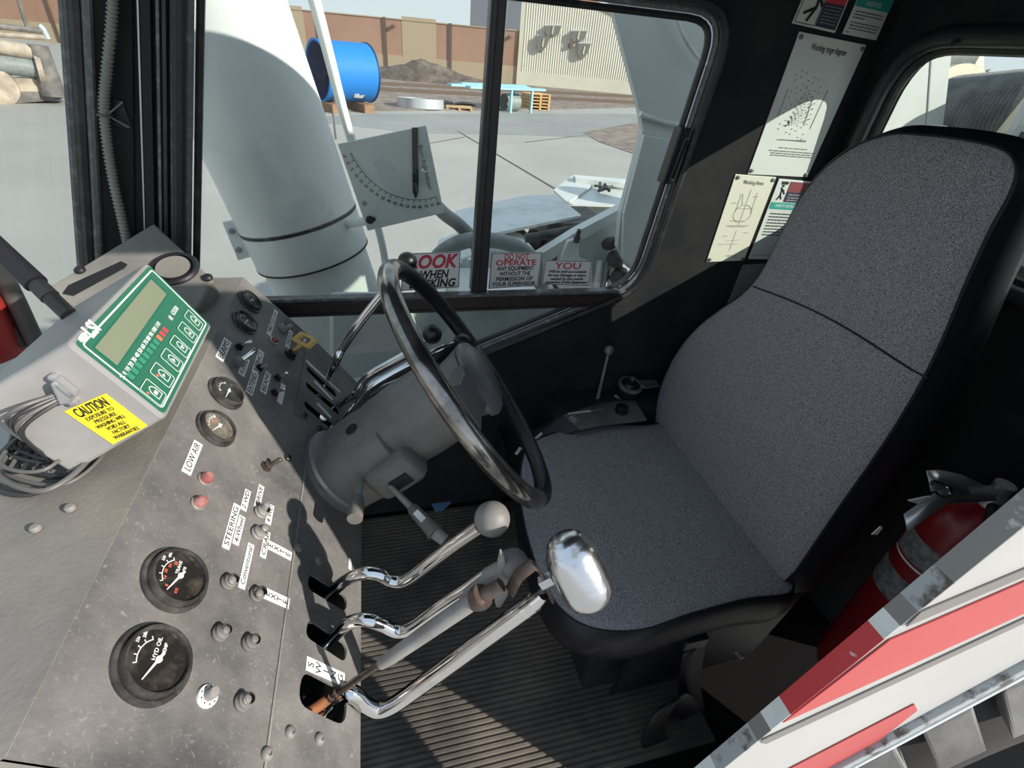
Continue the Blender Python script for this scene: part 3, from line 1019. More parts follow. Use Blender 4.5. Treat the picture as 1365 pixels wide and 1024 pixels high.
o = obj('bolt', MB().lathe([(.011, 0), (.011, .003), (.0075, .003), (.0075, .007), (0, .007)], aty(493, 293, IY), (0, -1, 0), 8), 'ink', ind)
obj('bolt', MB().lathe([(.006, 0), (.006, .004), (0, .005)], aty(498, 292, IY - .002), (0, -1, 0), 8), 'ink', ind)
tube = [aty(x, y, 1.75) for x, y in ((405, -40), (419, 0), (440, 80), (458, 150), (474, 205), (500, 290), (512, 340), (519, 400), (524, 470))]
tag(obj('hose_guard', MB().tube(crom(tube, 6), [rad(11.5 - 3.5 * min(1, i / 26), aty(460, 150, 1.75)) for i in range(49)], 12, squash=.7), 'white_paint', smooth=True), 'white bracket tube rising behind the angle plate', 'tube')

# hoses
h1 = [aty(x, y, 1.75) for x, y in ((560, 250), (590, 283), (612, 300), (632, 322), (640, 350))]
tag(obj('hydraulic_hose', MB().tube(crom(h1, 8), rad(9, h1[1]), 12), 'hose_grey', smooth=True), 'grey hose curving away from the lower corner of the angle plate', 'hose')
h2 = [aty(x, y, 1.7) for x, y in ((560, 400), (572, 362), (590, 336), (622, 321), (660, 321), (690, 330), (712, 350), (722, 385))]
tag(obj('hydraulic_hose', MB().tube(crom(h2, 8), rad(10.5, h2[3]), 12), 'hose_grey', smooth=True), 'pale grey hose arching over the window stickers', 'hose')
h3 = [aty(x, y, 1.8) for x, y in ((700, 318), (735, 312), (770, 305), (800, 300))]
tag(obj('hydraulic_hose', MB().tube(crom(h3, 6), rad(6, h3[1]), 10), 'dark_engine', smooth=True), 'short dark hose under the blue-grey deck plate', 'hose')

# deck plates and fenders beyond the hoses
dz = .62
dp = [(607, 281), (697, 261), (740, 259), (775, 287), (652, 312), (618, 310)]
dpk = thing('deck_plate', 'flat white deck plate with clipped corners beyond the hoses', 'plate', atz(690, 290, GZ))
obj('plate', MB().slab([atz(x, y, dz) for x, y in dp], (0, 0, -.012)), 'white_dirty', dpk)
pc_ = sum((atz(x, y, dz) for x, y in dp), Vector()) / len(dp)
obj('pedestal', MB().box((pc_.x + .28, pc_.y + .02, (dz + GZ) / 2 - .006), (.3, .3, dz - GZ - .012)), 'dark_engine', dpk)
fe = thing('rear_fender', 'folded white fender with a curved inner skirt behind the deck plate', 'fender', atz(780, 300, -.2))
FZ = .46
obj('fender_face', MB().slab([atz(x, y, FZ) for x, y in ((738, 253), (764, 233), (797, 242), (757, 270))], (0, 0, -.015)), 'white_paint', fe)
obj('fender_lip', MB().slab([atz(x, y, FZ + .03) for x, y in ((764, 233), (860, 241), (860, 247), (768, 238))], (0, 0, -.03)), 'white_dirty', fe)
obj('fender_side', MB().slab([atz(x, y, FZ - .02) for x, y in ((797, 242), (860, 262), (860, 275), (757, 272))], (0, 0, -.012)), 'white_paint', fe)
sk = []
for i in range(9):
    t = i / 8
    a = Vector(atz(750 + 20 * t, 275 + 65 * t, FZ - .1 - .5 * t * t))
    b = Vector(atz(860, 258 + 90 * t, FZ - .1 - .5 * t * t))
    sk.append([a, b])
mb = MB(); mb.add([p for r in sk for p in r], [(2 * i, 2 * i + 1, 2 * i + 3, 2 * i + 2) for i in range(8)])
o = obj('fender_skirt', mb, 'white_paint', fe, True)
sm = o.modifiers.new('solid', 'SOLIDIFY'); sm.thickness = .012
for a, b in (((806, 246), (812, 254)), ((798, 254), (816, 249)), ((800, 244), (800, 250))):
    obj('hinge_pin', MB().tube([atz(*a, FZ + .02), atz(*b, FZ + .02)], .012, 6), 'dark_engine', fe)
bmw = thing('slew_beam', 'white channel beam running diagonally toward the turret plate', 'beam', aty(760, 335, 1.72))
obj('beam_top', MB().slab([aty(x, y, 1.72) for x, y in ((700, 352), (769, 309), (834, 275), (834, 288), (772, 322), (706, 366))], (0, .05, 0)), 'white_paint', bmw)
obj('beam_web', MB().slab([aty(x, y, 1.75) for x, y in ((772, 322), (826, 292), (840, 330), (800, 390), (765, 400))], (0, .02, 0)), 'white_dirty', bmw)
obj('beam_lug', MB().slab([aty(x, y, 1.70) for x, y in ((757, 322), (771, 318), (773, 345), (790, 352), (790, 385), (745, 385), (748, 345))], (0, .05, 0)), 'white_dirty', bmw, bevel=.004)
obj('lug_bolt', MB().lathe([(.012, 0), (.012, .02), (.008, .02), (.008, .05), (0, .05)], aty(768, 322, 1.69), (0, -.3, 1), 10), 'dark_engine', bmw)
for k in range(4):
    x = 800 + 9 * k
    obj('pipe', MB().tube([aty(x, 348, 1.70), aty(x - 8, 400, 1.68)], .012, 8), 'hose_grey' if k % 2 else 'white_dirty', bmw, True)
en = thing('engine_lump', 'dark greasy machinery cluster below the deck plate', 'machinery', aty(700, 335, 1.95))
for i, (x, y, r) in enumerate(((668, 322, 13), (690, 316, 12), (712, 320, 14), (706, 334, 12), (730, 318, 10), (820, 345, 12), (812, 325, 9), (822, 368, 14))):
    c = aty(x, y, 2.25 if i < 5 else 1.70)
    obj('casting', MB().lathe([(0, -.03), (rad(r, c) * .8, -.03), (rad(r, c), 0), (rad(r, c) * .9, .03), (rad(r, c) * .4, .05), (0, .05)], c, (.3 * math.sin(i), -1, .5 * math.cos(i)), 10), 'dark_engine', en if i < 5 else bmw, True)
# turret side plate
tp = thing('turret_plate', 'broad white turret side plate with a weld seam outside the rear window edge', 'plate', aty(850, 360, 1.62))
pl = [(806, -30), (853, 148), (857, 172), (849, 205), (828, 283), (823, 330), (836, 356), (860, 372), (900, 420), (1040, 420), (1040, -30)]
obj('side_sheet', MB().slab([aty(x, y, 1.62) for x, y in pl], (0, .03, 0)), 'white_paint', tp, bevel=.003)
obj('lower_sheet', MB().slab([aty(x, y, 1.60) for x, y in ((859, 180), (930, 194), (920, 420), (870, 385), (830, 345), (832, 285))], (0, .02, 0)), 'white_paint', tp, bevel=.003)
wl = [aty(x, y, 1.615) for x, y in ((853, 152), (868, 158), (885, 163), (905, 167), (930, 170))]
wp = crom(wl, 10)
obj('weld_seam', MB().tube(wp, [.007 + .003 * random.random() for _ in wp], 8), 'white_dirty', tp, True)
cab_ = [aty(x, y, 1.58) for x, y in ((896, -10), (904, 30), (918, 60), (935, 82), (955, 100))]
obj('cable', MB().tube(crom(cab_, 8), .006, 8), 'white_dirty', tp, True)
# casting below, seen through the low pane
lb = thing('side_box', 'pale grey side box with a small round lamp below the window rail', 'box', aty(660, 470, 1.45))
obj('box_front', MB().slab([aty(x, y, 1.45) for x, y in ((613, 395), (722, 395), (735, 470), (640, 520), (600, 520))], (0, .25, 0)), 'white_dirty', lb, bevel=.006)
obj('lamp_lens', MB().lathe([(.022, 0), (.022, .008), (.016, .016), (0, .019)], aty(662, 420, 1.45), (0, -1, .1), 20), 'alu', lb, True)
obj('lamp_bulb', MB().lathe([(.010, .0), (.010, .012), (0, .014)], aty(658, 418, 1.435), (0, -1, .1), 14), 'orange_print', lb, True)
for x, y in ((684, 420), (680, 439)):
    obj('bolt', MB().lathe([(.005, 0), (.005, .004), (0, .005)], aty(x, y, 1.45), (0, -1, 0), 8), 'ink', lb)
ub = thing('upper_box', 'white box body standing behind the window stickers', 'box', aty(620, 400, 1.8))
obj('box_front', MB().slab([aty(x, y, 1.85) for x, y in ((596, 352), (655, 330), (720, 342), (745, 400), (745, 470), (590, 470))], (0, .3, 0)), 'white_dirty', ub, bevel=.01)
obj('pipe', MB().tube([aty(628, 345, 1.8), aty(624, 395, 1.8)], .014, 10), 'white_paint', ub, True)
obj('pipe', MB().tube(crom([aty(612, 350, 1.8), aty(618, 365, 1.8), aty(616, 395, 1.8)], 5), .011, 10), 'white_paint', ub, True)
obj('pipe', MB().tube([aty(646, 330, 1.8), aty(650, 395, 1.8)], .012, 10), 'white_paint', ub, True)
sk_ = thing('deck_skirt', 'pale grey machine skirt seen through the lowest pane', 'panel', aty(500, 560, 1.4))
obj('skirt_sheet', MB().slab([(-.55, 1.42, -.2), (.9, 1.42, -.2), (.9, 1.42, .56), (-.55, 1.42, .56)], (0, .04, 0)), 'white_dirty', sk_)
obj('skirt_top', MB().slab([(-.2, 1.12, .30), (.9, 1.12, .30), (.9, 1.42, .34), (-.2, 1.42, .34)], (0, 0, -.03)), 'white_dirty', sk_)
bs = [aty(x, y, 1.40) for x, y in ((440, 395), (535, 395), (575, 470), (560, 530), (470, 545), (440, 470))]
obj('skirt_boss', MB().slab(bs, (0, .04, 0)), 'white_paint', sk_, bevel=.01)

# tyre beside the cab
ty = thing('crane_tyre', 'huge dusty lugged crane tyre beneath the striped side panel', 'tyre', (1.55, -.25, GZ))
TC = Vector((1.62, .50, -.53)); TRR = .72; TW = .62
prof = [(.38, -TW / 2), (.58, -TW / 2), (TRR - .1, -TW / 2 + .03), (TRR - .05, -TW / 2 + .08), (TRR - .045, 0), (TRR - .05, TW / 2 - .08), (TRR - .1, TW / 2 - .03), (.58, TW / 2), (.38, TW / 2), (.38, -TW / 2)]
obj('casing', MB().lathe(prof, TC, (0, 1, 0), 72), 'tyre_groove', ty, True)
NL = 22
for k in range(NL):
    for sd in (-1, 1):
        a = 2 * math.pi * (k + (.5 if sd > 0 else 0)) / NL
        mb = MB(); ring = []
        lug = [(-.02, .0, .085), (.02, .0, .085), (.30 * sd and .5, 0, 0)]
        vs = []
        for yy, aa, wd in ((sd * .0, a, .085), (sd * .14, a + .10, .095), (sd * .26, a + .20, .105), (sd * .325, a + .24, .105)):
            rtop = TRR if abs(yy) < .25 else (TRR - .015 if abs(yy) < .3 else TRR - .09)
            for s2 in (-1, 1):
                an = aa + s2 * wd / TRR * .62
                for rr in (TRR - .09, rtop):
                    vs.append(TC + Vector((math.cos(an) * rr, yy, math.sin(an) * rr)))
        fs = []
        for i in range(3):
            b = i * 4
            fs += [(b, b + 1, b + 5, b + 4), (b + 1, b + 3, b + 7, b + 5), (b + 3, b + 2, b + 6, b + 7)]
        fs += [(0, 2, 3, 1), (12, 13, 15, 14)]
        mb.add(vs, fs)
        obj('tread_lug', mb, 'tyre', ty, bevel=.008)
obj('wheel_rim', MB().lathe([(.38, -.2), (.38, .25), (.3, .1), (0, .1), (0, -.1), (.3, -.1), (.38, -.2)], TC, (0, 1, 0), 40), 'white_dirty', ty, True)

hd = thing('shade_hood', 'white engine hood standing behind the cab rear wall', 'hood', (2.5, .82, GZ))  # unseen hood, added so the deck and turret plates fall into shade
obj('shade_hood_frame', MB().box((2.5, .92, (GZ + .3) / 2), (.3, .4, .3 - GZ)), 'dark_engine', hd)
obj('shade_hood_body', MB().slab([(1.5, .62, .3), (2.75, .62, .3), (2.75, 1.03, .3), (1.5, 1.03, .3)], (0, 0, 1.6)), 'white_paint', hd, bevel=.03)
obj('shade_hood_top', MB().slab([(1.47, .59, 1.9), (2.78, .59, 1.9), (2.78, 1.06, 1.9), (1.47, 1.06, 1.9)], (0, 0, .03)), 'white_paint', hd, bevel=.01)
for k in range(6):
    obj('shade_hood_louvre', MB().box((1.495, .825, .9 + .09 * k), (.02, .3, .03)), 'dark_engine', hd)
# ---- behind the rear window: white housing, winch drum
wh = thing('winch_housing', 'white steel housing with a vertical joint behind the rear window', 'housing', (2.1, 1.8, .2))
HX = 1.78
obj('housing_side', MB().slab([aty(x, y, HX) for x, y in ((1060, 0), (1243, 20), (1227, 260), (1060, 260))], (0, .05, 0)), 'white_paint', wh)
obj('housing_post', MB().slab([aty(x, y, HX - .004) for x, y in ((1245, 20), (1275, 20), (1247, 260), (1229, 260))], (0, .06, 0)), 'white_paint', wh, bevel=.004)
_hp = aty(1236, 260, HX)
obj('housing_leg', MB().box((_hp.x, HX + .06, (_hp.z + GZ) / 2), (.3, .1, _hp.z - GZ)), 'white_paint', wh)
lg = [aty(x, y, HX - .02) for x, y in ((1250, 172), (1256, 167), (1264, 168), (1268, 178), (1263, 200), (1245, 205))]
obj('lug', MB().slab(lg, (0, .03, 0)), 'white_dirty', wh, bevel=.004)
dr = thing('winch_drum', 'big rope-wound winch drum with cream flange behind the rear window', 'winch', (2.6, 1.2, .5))
d0 = at(1255, 170, 0, 2.55); d1 = at(1440, 168, 0, 2.55)
DR = rad(56, d0)
dax = (d1 - d0).normalized()
dl = (d1 - d0).length
prof = []
for i in range(61):
    prof.append((DR + (.012 if i % 2 else 0), dl * i / 60))
obj('rope_layer', MB().lathe([(0, 0)] + prof + [(0, dl)], d0, dax, 48), 'drum_rope', dr, True)
obj('flange', MB().lathe([(0, -.05), (DR * 1.28, -.05), (DR * 1.28, 0), (0, 0)], d0 + dax * .02, dax, 48), 'drum_cream', dr, True)
fc = at(1278, 110, 0, 2.9)
obj('brake_disc', MB().lathe([(0, -.1), (rad(33, fc) * .9, -.1), (rad(33, fc), -.03), (rad(33, fc), .05), (0, .1)], fc, (.5, -.85, .1), 36), 'drum_cream', dr, True)
gs = [at(x, y, 0, 2.3) for x, y in ((1365, 130), (1420, 118), (1420, 210), (1300, 205), (1325, 180))]
obj('guard_sheet', MB().slab(gs, (.03, 0, 0)), 'drum_cream', dr)
obj('guard_panel', MB().slab([at(x, y, 0, 2.25) for x, y in ((1322, 202), (1345, 180), (1370, 176), (1420, 180), (1420, 215), (1310, 215))], (.03, 0, 0)), 'hose_grey', dr)
jp = [at(x, y, 0, 2.7) for x, y in ((1303, 102), (1317, 95), (1308, 108))]
obj('jib_link', MB().tube([jp[0], jp[1], jp[2]], .012, 6), 'hose_grey', dr)
obj('pendant', MB().tube(crom([at(x, y, 0, 2.7) for x, y in ((1340, 112), (1350, 104), (1362, 101))], 5), .012, 6), 'hose_grey', dr)

# ---- left of the windshield: lumber of machine parts and a red guard
mz = gnd(60, 140)
k = 1.0
m1 = thing('pipe_roller', 'tan steel roller with round end flange lying by the fence', 'roller', gnd(30, 120))
def gpt(px, py, base):
    """point over the yard at the distance of a ground contact pixel"""
    b = gnd(*base); n = Vector((b.x, b.y, 0)).normalized()
    return onp(px, py, b, n)
g = (40, 138)
a_, b_ = gpt(-60, 52, g), gpt(42, 70, g)
obj('roller_body', MB().tube([a_, b_], rad(9, b_), 20), 'machine_tan', m1, True)
a_, b_ = gpt(-60, 78, g), gpt(52, 92, g)
obj('lower_pipe', MB().tube([a_, b_], rad(11, b_), 20), 'hose_grey', m1, True)
obj('end_flange', MB().lathe([(0, -.05), (rad(18, b_), -.05), (rad(18, b_), .08), (0, .08)], b_, (b_ - a_), 28), 'machine_tan', m1, True)
m2 = thing('dark_drum', 'dark grey upright drum beside the tan roller', 'drum', gnd(65, 138))
obj('drum_body', MB().tube([gpt(50, 60, g), gpt(72, 128, g)], [rad(11, b_), rad(14, b_)], 20), 'machine_dark', m2, True)
m3 = thing('steel_skid', 'low tan steel skid block in front of the dark drum', 'skid', gnd(40, 136))
obj('skid_top', MB().slab([gpt(x, y, g) for x, y in ((12, 104), (45, 104), (65, 122), (14, 122))], EY * .8), 'machine_tan', m3)
obj('skid_face', MB().slab([gpt(x, y, g) for x, y in ((14, 122), (66, 122), (74, 134), (16, 138))], EY * .8), 'machine_dark', m3)
obj('skid_wheel', MB().lathe([(0, -.2), (rad(22, b_), -.2), (rad(24, b_), 0), (rad(22, b_), .2), (0, .2)], gpt(-6, 115, g), (.5, -.85, 0), 28), 'machine_tan', m3, True)
m4 = thing('pole_rack', 'thin leaning pole over a low rack of pipes by the fence', 'rack', gnd(30, 60))
g2 = (40, 80)
obj('pole', MB().tube([gpt(18, -20, g2), gpt(36, 36, g2)], rad(2.5, gpt(30, 30, g2)), 8), 'machine_dark', m4, True)
obj('rack_beam', MB().tube([gpt(-30, 32, g2), gpt(62, 42, g2)], rad(3.5, gpt(30, 30, g2)), 8), 'machine_dark', m4, True)
obj('rack_beam', MB().tube([gpt(-30, 44, g2), gpt(60, 50, g2)], rad(3, gpt(30, 30, g2)), 8), 'machine_tan', m4, True)
obj('elbow_pipe', MB().tube(crom([gpt(52, 34, g2), gpt(58, 40, g2), gpt(64, 52, g2)], 4), rad(4, gpt(30, 30, g2)), 10), 'galv', m4, True)
rg = thing('red_guard', 'curved red fender guard with dark rubber edging outside the windshield', 'fender', (-1.3, 1.1, .3))
RGY = 1.15
rows = []
for i in range(9):
    t = i / 8
    rows.append([aty(-70 + 62 * t, 355 + 130 * t, RGY - .1), aty(-20 + 60 * t ** .8, 355 + 110 * t, RGY)])
mb = MB(); mb.add([p for r in rows for p in r], [(2 * i, 2 * i + 1, 2 * i + 3, 2 * i + 2) for i in range(8)])
o = obj('guard_shell', mb, 'red_fender', rg, True); sm = o.modifiers.new('solid', 'SOLIDIFY'); sm.thickness = .012
obj('edge_rubber', MB().tube([aty(-6 + 54 * t ** .9, 350 + 108 * t, RGY - .02) for t in [i / 8 for i in range(9)]], .016, 10), 'machine_dark', rg, True)
obj('edge_rubber', MB().tube([aty(-14 + 42 * t ** .9, 400 + 62 * t, RGY - .03) for t in [i / 8 for i in range(9)]], .011, 10), 'machine_dark', rg, True)

# ================================================================== FLOOR MAT
mb = MB()
mat_x0, mat_x1, z0 = -.12, .60, .10
prof = [(.30, z0), (.30, z0 + .004)]
y = .305
while y < 1.0:
    prof += [(y, z0 + .004), (y + .0015, z0 + .0075), (y + .0065, z0 + .0075), (y + .008, z0 + .004)]
    y += .0115
prof += [(1.012, z0 + .004), (1.012, z0)]
vs = []
for a, b in prof:
    vs += [(mat_x0, a, b), (mat_x1, a, b)]
mb.add(vs, [(2 * i, 2 * i + 1, 2 * i + 3, 2 * i + 2) for i in range(len(prof) - 1)])
tag(obj('floor_mat', mb, 'mat_rubber'), 'dusty ribbed rubber mat covering the cab floor', 'floor mat')
pp = [atz(x, y, .11) for x, y in ((574, 670), (582, 664), (594, 663), (606, 663), (600, 672), (590, 681), (580, 682))]
tag(obj('paper_scrap', MB().slab(pp, (0, 0, .003)), 'leaf_blue'), 'small blue scrap of paper lying on the ribbed mat', 'paper')

# ================================================================== INSTRUMENT CONSOLE
PA = Vector((-.21, 0, .815)); aA = math.radians(53)
NA = Vector((math.sin(aA), 0, math.cos(aA))); VA = Vector((-math.cos(aA), 0, math.sin(aA)))
SEAM = Vector((-.1305, 0, .7095)); aB = math.radians(57)
NB = Vector((math.sin(aB), 0, math.cos(aB))); VB = Vector((-math.cos(aB), 0, math.sin(aB)))
FOLD = Vector((-.247, 0, .8640))
EDGE = SEAM - VB * .128
CY0, CY1 = .188, .955
U = EY


def pa(px, py, h=0.0): return onp(px, py, PA, NA) + NA * h
def pb(px, py, h=0.0): return onp(px, py, SEAM, NB) + NB * h


con = thing('instrument_console', 'dusty black instrument console with round gauges, toggle switches and lever slots', 'console', (-.3, .57, .1))


def quadY(a, b, y0=CY0, y1=CY1):
    return [Vector((a.x, y0, a.z)), Vector((a.x, y1, a.z)), Vector((b.x, y1, b.z)), Vector((b.x, y0, b.z))]


LA = (FOLD - SEAM).dot(VA); N0, N1, NH = .695, .885, .036      # the lever panel steps up into the gauge panel at the far bank
go = [(CY0, 0), (N0, 0), (N0, NH), (N1, NH), (N1, 0), (CY1, 0), (CY1, LA), (CY0, LA)]
gp = obj('gauge_panel', MB().slab_holes(go, [], SEAM - NA * .003, EY, VA, NA * .003), 'console_black', con)
# lever panel with real slots
def b2(p): return ((p - SEAM).y, (p - SEAM).dot(VB))
slots = []
for (p, q, wd) in (((411, 774), (462, 806), .023), ((409, 836), (462, 872), .023), ((400, 915), (462, 946), .036), ((409, 490), (449, 527), .020), ((408, 511), (453, 550), .020), ((406, 537), (452, 576), .020)):
    a, b = Vector(b2(pb(*p))), Vector(b2(pb(*q)))
    t = (b - a).normalized(); s = Vector((-t.y, t.x)) * wd / 2
    pl = [a - s, b - s, b + s, a + s]
    slots.append(rounded([(k.x, k.y) for k in pl], wd * .45, 5))
hw = [(CY0, -.128), (CY1, -.128), (CY1, 0), (N1, 0), (N1, NH), (N0, NH), (N0, 0), (CY0, 0)]
lp = obj('lever_panel', MB().slab_holes(hw, slots, SEAM - NB * .003, EY, VB, NB * .003), 'console_black', con)
# dark duct under the slots and the rest of the body
obj('slot_duct', MB().slab([Vector((p.x, yy, p.z)) for p, yy in ((SEAM - NB * .06, CY0), (SEAM - NB * .06, CY1), (EDGE - NB * .06, CY1), (EDGE - NB * .06, CY0))], -NB * .004), 'slot_dark', con)
sec = [FOLD, SEAM, EDGE, EDGE - NB * .05 - VB * .0, Vector((-.24, 0, .50)), Vector((-.37, 0, .50)), Vector((-.37, 0, .864))]
for yy, d in ((CY0, .003), (CY1, -.003)):
    obj('end_panel', MB().slab([Vector((p.x, yy, p.z)) for p in sec], EY * d), 'dash_olive' if yy < .5 else 'console_black', con)
obj('edge_flange', MB().slab(quadY(EDGE, EDGE - NB * .05), -VB * .003), 'console_black', con)
obj('kick_panel', MB().slab(quadY(EDGE - NB * .05, Vector((-.24, 0, .50))), (-.003, 0, 0)), 'black_paint', con)
obj('support_leg', MB().box((-.31, CY0 + .05, .30), (.12, .04, .40)), 'black_paint', con)
obj('support_leg', MB().box((-.31, CY1 - .05, .30), (.12, .04, .40)), 'black_paint', con)
dt = obj('dash_top', MB().slab(quadY(Vector((-.375, 0, .8655)), FOLD + EX * .001), (0, 0, -.004)), 'dash_olive', con, bevel=.0015)
obj('tray_wall', MB().slab(quadY(Vector((-.372, 0, .864)), Vector((-.372, 0, .80))), (-.003, 0, 0)), 'slot_dark', con)
# far cowl with vent and demister slot
c1, c2, c3 = Vector((-.38, 1.0, .952)), Vector((-.27, .862, .90)), Vector((-.482, .878, .90))
CN = (c2 - c1).cross(c3 - c1).normalized()
if CN.z < 0: CN = -CN
def pc(px, py, h=0.0): return onp(px, py, c1, CN) + CN * h
cowl = obj('cowl', MB().slab([pc(x, y) for x, y in ((60, 385), (205, 297), (283, 371), (266, 408), (180, 470))], -CN * .05), 'dash_olive', con, bevel=.004)
CU = (pc(255, 360) - pc(210, 360)).normalized(); CV = CN.cross(CU)
vent = obj('vent', MB().lathe([(.038, 0), (.038, .003), (.035, .006), (.030, .005), (.030, .0005), (.0265, .0005), (.026, .005), (0, .005)], pc(232, 359), CN, 36), 'vinyl', con, True)
obj('vent_disc', MB().lathe([(.0255, .004), (.025, .0065), (0, .0068)], pc(232, 359), CN, 32), 'dash_olive', vent, True)
obj('demister_slot', MB().slab([pc(x, y, .0005) for x, y in ((84, 392), (92, 381), (162, 349), (170, 353), (166, 358), (98, 395))], CN * .001), 'slot_dark', con)
for x, y in ((277, 371), (107, 361)):
    obj('cowl_screw', MB().lathe([(.008, 0), (.008, .003), (.005, .006), (0, .006)], pc(x, y), CN, 14), 'vinyl', con, True)
# seam strip, dash bolts
obj('panel_seam', MB().slab([Vector((SEAM.x, yy, SEAM.z)) + NA * .0004 + VA * s for yy, s in ((CY0, -.0012), (N0, -.0012), (N0, .0012), (CY0, .0012))], NA * .0008), 'dash_olive', con)
for x, y in ((44, 657), (94, 679), (48, 706)):
    obj('dash_bolt', MB().lathe([(.0045, 0), (.0045, .003), (.003, .0045), (0, .0045)], atz(x, y, .8655), (0, 0, 1), 12), 'plastic_grey', con, True)


def gauge(px, py, r, face, title, marks, needle_a, mk2=None):
    c = pa(px, py)
    b = obj('gauge', MB().lathe([(r, 0), (r, .0022), (r * .975, .0036), (r * .90, .0040), (r * .865, .0032), (r * .855, .0080), (r * .835, .0100), (r * .78, .0100), (r * .755, .0085), (r * .75, .0060)], c, NA, 44), 'gauge_bezel', con, True)
    obj('dial', MB().lathe([(r * .76, .006), (0, .006)], c, NA, 40), face, b)
    o = c + NA * .0063
    # scale arc
    mb = MB()
    P = lambda a, rr: o + (U * math.cos(a) + VA * math.sin(a)) * rr
    A0, A1 = marks
    for i in range(24):
        a, e = A0 + (A1 - A0) * i / 24, A0 + (A1 - A0) * (i + 1) / 24
        mb.slab([P(a, r * .50), P(e, r * .50), P(e, r * .525), P(a, r * .525)], NA * .0002)
    for i in range(5):
        a = A0 + (A1 - A0) * i / 4
        mb.slab([P(a - .02, r * .5), P(a + .02, r * .5), P(a + .02, r * .6), P(a - .02, r * .6)], NA * .0002)
    obj('scale', mb, 'white_print', b)
    for (s, dx, dy, sz, mt) in title:
        text('lettering', s, o + U * dx * r + VA * dy * r, U, VA, sz * r, mt, b, bold=.00005)
    d = U * math.cos(needle_a) + VA * math.sin(needle_a); e = d.cross(NA)
    o2 = c + NA * .0070
    mb = MB().slab([o2 - d * r * .22 - e * r * .04, o2 + d * r * .58 - e * r * .014, o2 + d * r * .58 + e * r * .014, o2 - d * r * .22 + e * r * .04], NA * .0003)
    mb.lathe([(r * .085, 0), (r * .085, .0012), (0, .0014)], o2, NA, 16)
    obj('needle', mb, 'white_print', b)
    obj('cover_glass', MB().lathe([(r * .76, .0084), (r * .4, .0092), (0, .0095)], c, NA, 32), 'gauge_glass', b, True)
    return b


PI = math.pi
W_, O_ = 'white_print', 'orange_print'
gauge(203, 885, .0335, 'gauge_face', [('HYD OIL', .26, .10, .15, W_), ('TEMP', .30, -.09, .13, W_), ('280', .50, .50, .12, W_), ('220', .33, .62, .10, W_)], (PI * .62, PI * .18), PI * .87)
gauge(233, 773, .0325, 'gauge_face', [('TRANS', .26, .10, .14, W_), ('PSI', .28, -.07, .12, W_), ('400', .52, .46, .12, W_), ('320', .34, .60, .11, W_), ('28', .34, .22, .12, O_), ('24', .20, .36, .12, O_), ('20', .0, .42, .12, O_), ('14', -.2, .38, .12, O_), ('0', -.4, .26, .13, O_), ('KG', -.44, -.04, .12, O_)], (PI * .70, PI * .20), PI * .87)
gauge(287, 572, .027, 'gauge_face_dusty', [('40', .42, .36, .16, W_), ('PSI', .28, .24, .13, O_), ('28', .0, .36, .12, O_), ('H', .16, .0, .18, W_)], (PI * .70, PI * .2), PI * .87)
gauge(300, 525, .0265, 'gauge_face', [('F', .42, .30, .16, W_), ('E', -.30, .40, .16, W_)], (PI * .70, PI * .2), PI * .98)
gauge(325, 431, .0235, 'gauge_face', [('H', .42, .25, .16, W_), ('C', -.35, .30, .16, W_)], (PI * .70, PI * .2), PI * .95)
gauge(332, 403, .0235, 'gauge_face', [('V', .0, .30, .16, W_)], (PI * .70, PI * .2), PI * .92)


def label(s, px, py, w, h, on='a', vert=False, size=None, shear=0.0, nm='label_plate'):
    c = (pa if on == 'a' else pb)(px, py)
    n, v = (NA, VA) if on == 'a' else (NB, VB)
    p = obj(nm, plate2d(rect(0, 0, w, h), c + n * .0003, U, v, .0006), 'label_white', con)
    if s:
        text('lettering', s, c + n * .0011, U, v, size or h * .95, 'ink', p, line=(h / (s.count(chr(10)) + 1.15)) / (size or h) if vert else 1, width=None if vert else w * .86, shear=shear)
    return p


def leng(a, b, f=pa):
    return (f(*a) - f(*b)).length


label('LOW AIR', 256, 610, leng((248, 631), (263, 589)), .0115, shear=.15)
label('STEERING', 308, 701, leng((300, 730), (316, 672)), .0095)
label('4-Wheel', 318, 707, leng((312, 724), (324, 690)) * 1.05, .0085, shear=.2)
label('2 WD', 327, 667, leng((323, 679), (332, 654)), .0085, shear=.2)
label('DRIVE', 345, 662, leng((340, 677), (350, 650)), .0085, shear=.2)
label('4 WD', 359, 686, leng((356, 698), (363, 674)), .0085, shear=.2)
label('CRAB', 353, 726, leng((349, 744), (358, 711)), .0085, shear=.2)
label('Conventional', 328, 754, leng((321, 784), (334, 725)), .0085, shear=.2)
label('E\nX\nT\nE', 372, 734, .0120, leng((357, 722), (387, 747)), vert=True, size=.0105)
label('E\nX\nT\nE', 368, 798, .0130, leng((352, 790), (386, 807)), vert=True, size=.0105)
label('S\nW\nI\nN\nG', 434, 896, .0150, leng((409, 888), (460, 904), pb), on='b', vert=True, size=.0125)
label('', 466, 752, .018, .006, on='b')
label('BEAMS', 298, 466, leng((294, 478), (303, 455)) * 1.15, .013)
label('FLOOD', 325, 489, leng((321, 497), (330, 480)) * 1.15, .0105)
label('RETRACT', 344, 482, leng((339, 496), (348, 472)) * 1.15, .011)
label('EXTEND', 336, 511, leng((332, 522), (341, 499)) * 1.15, .012)
label('BEAMS', 354, 510, leng((350, 521), (358, 499)) * 1.15, .011)
label('', 375, 525, leng((372, 536), (378, 515)) * 1.15, .0095)
label('THROTTLE LOCK', 363, 430, leng((360, 447), (366, 415)) * 1.1, .0085)
label('UNLOCK', 385, 452, leng((382, 461), (388, 443)) * 1.15, .0085)
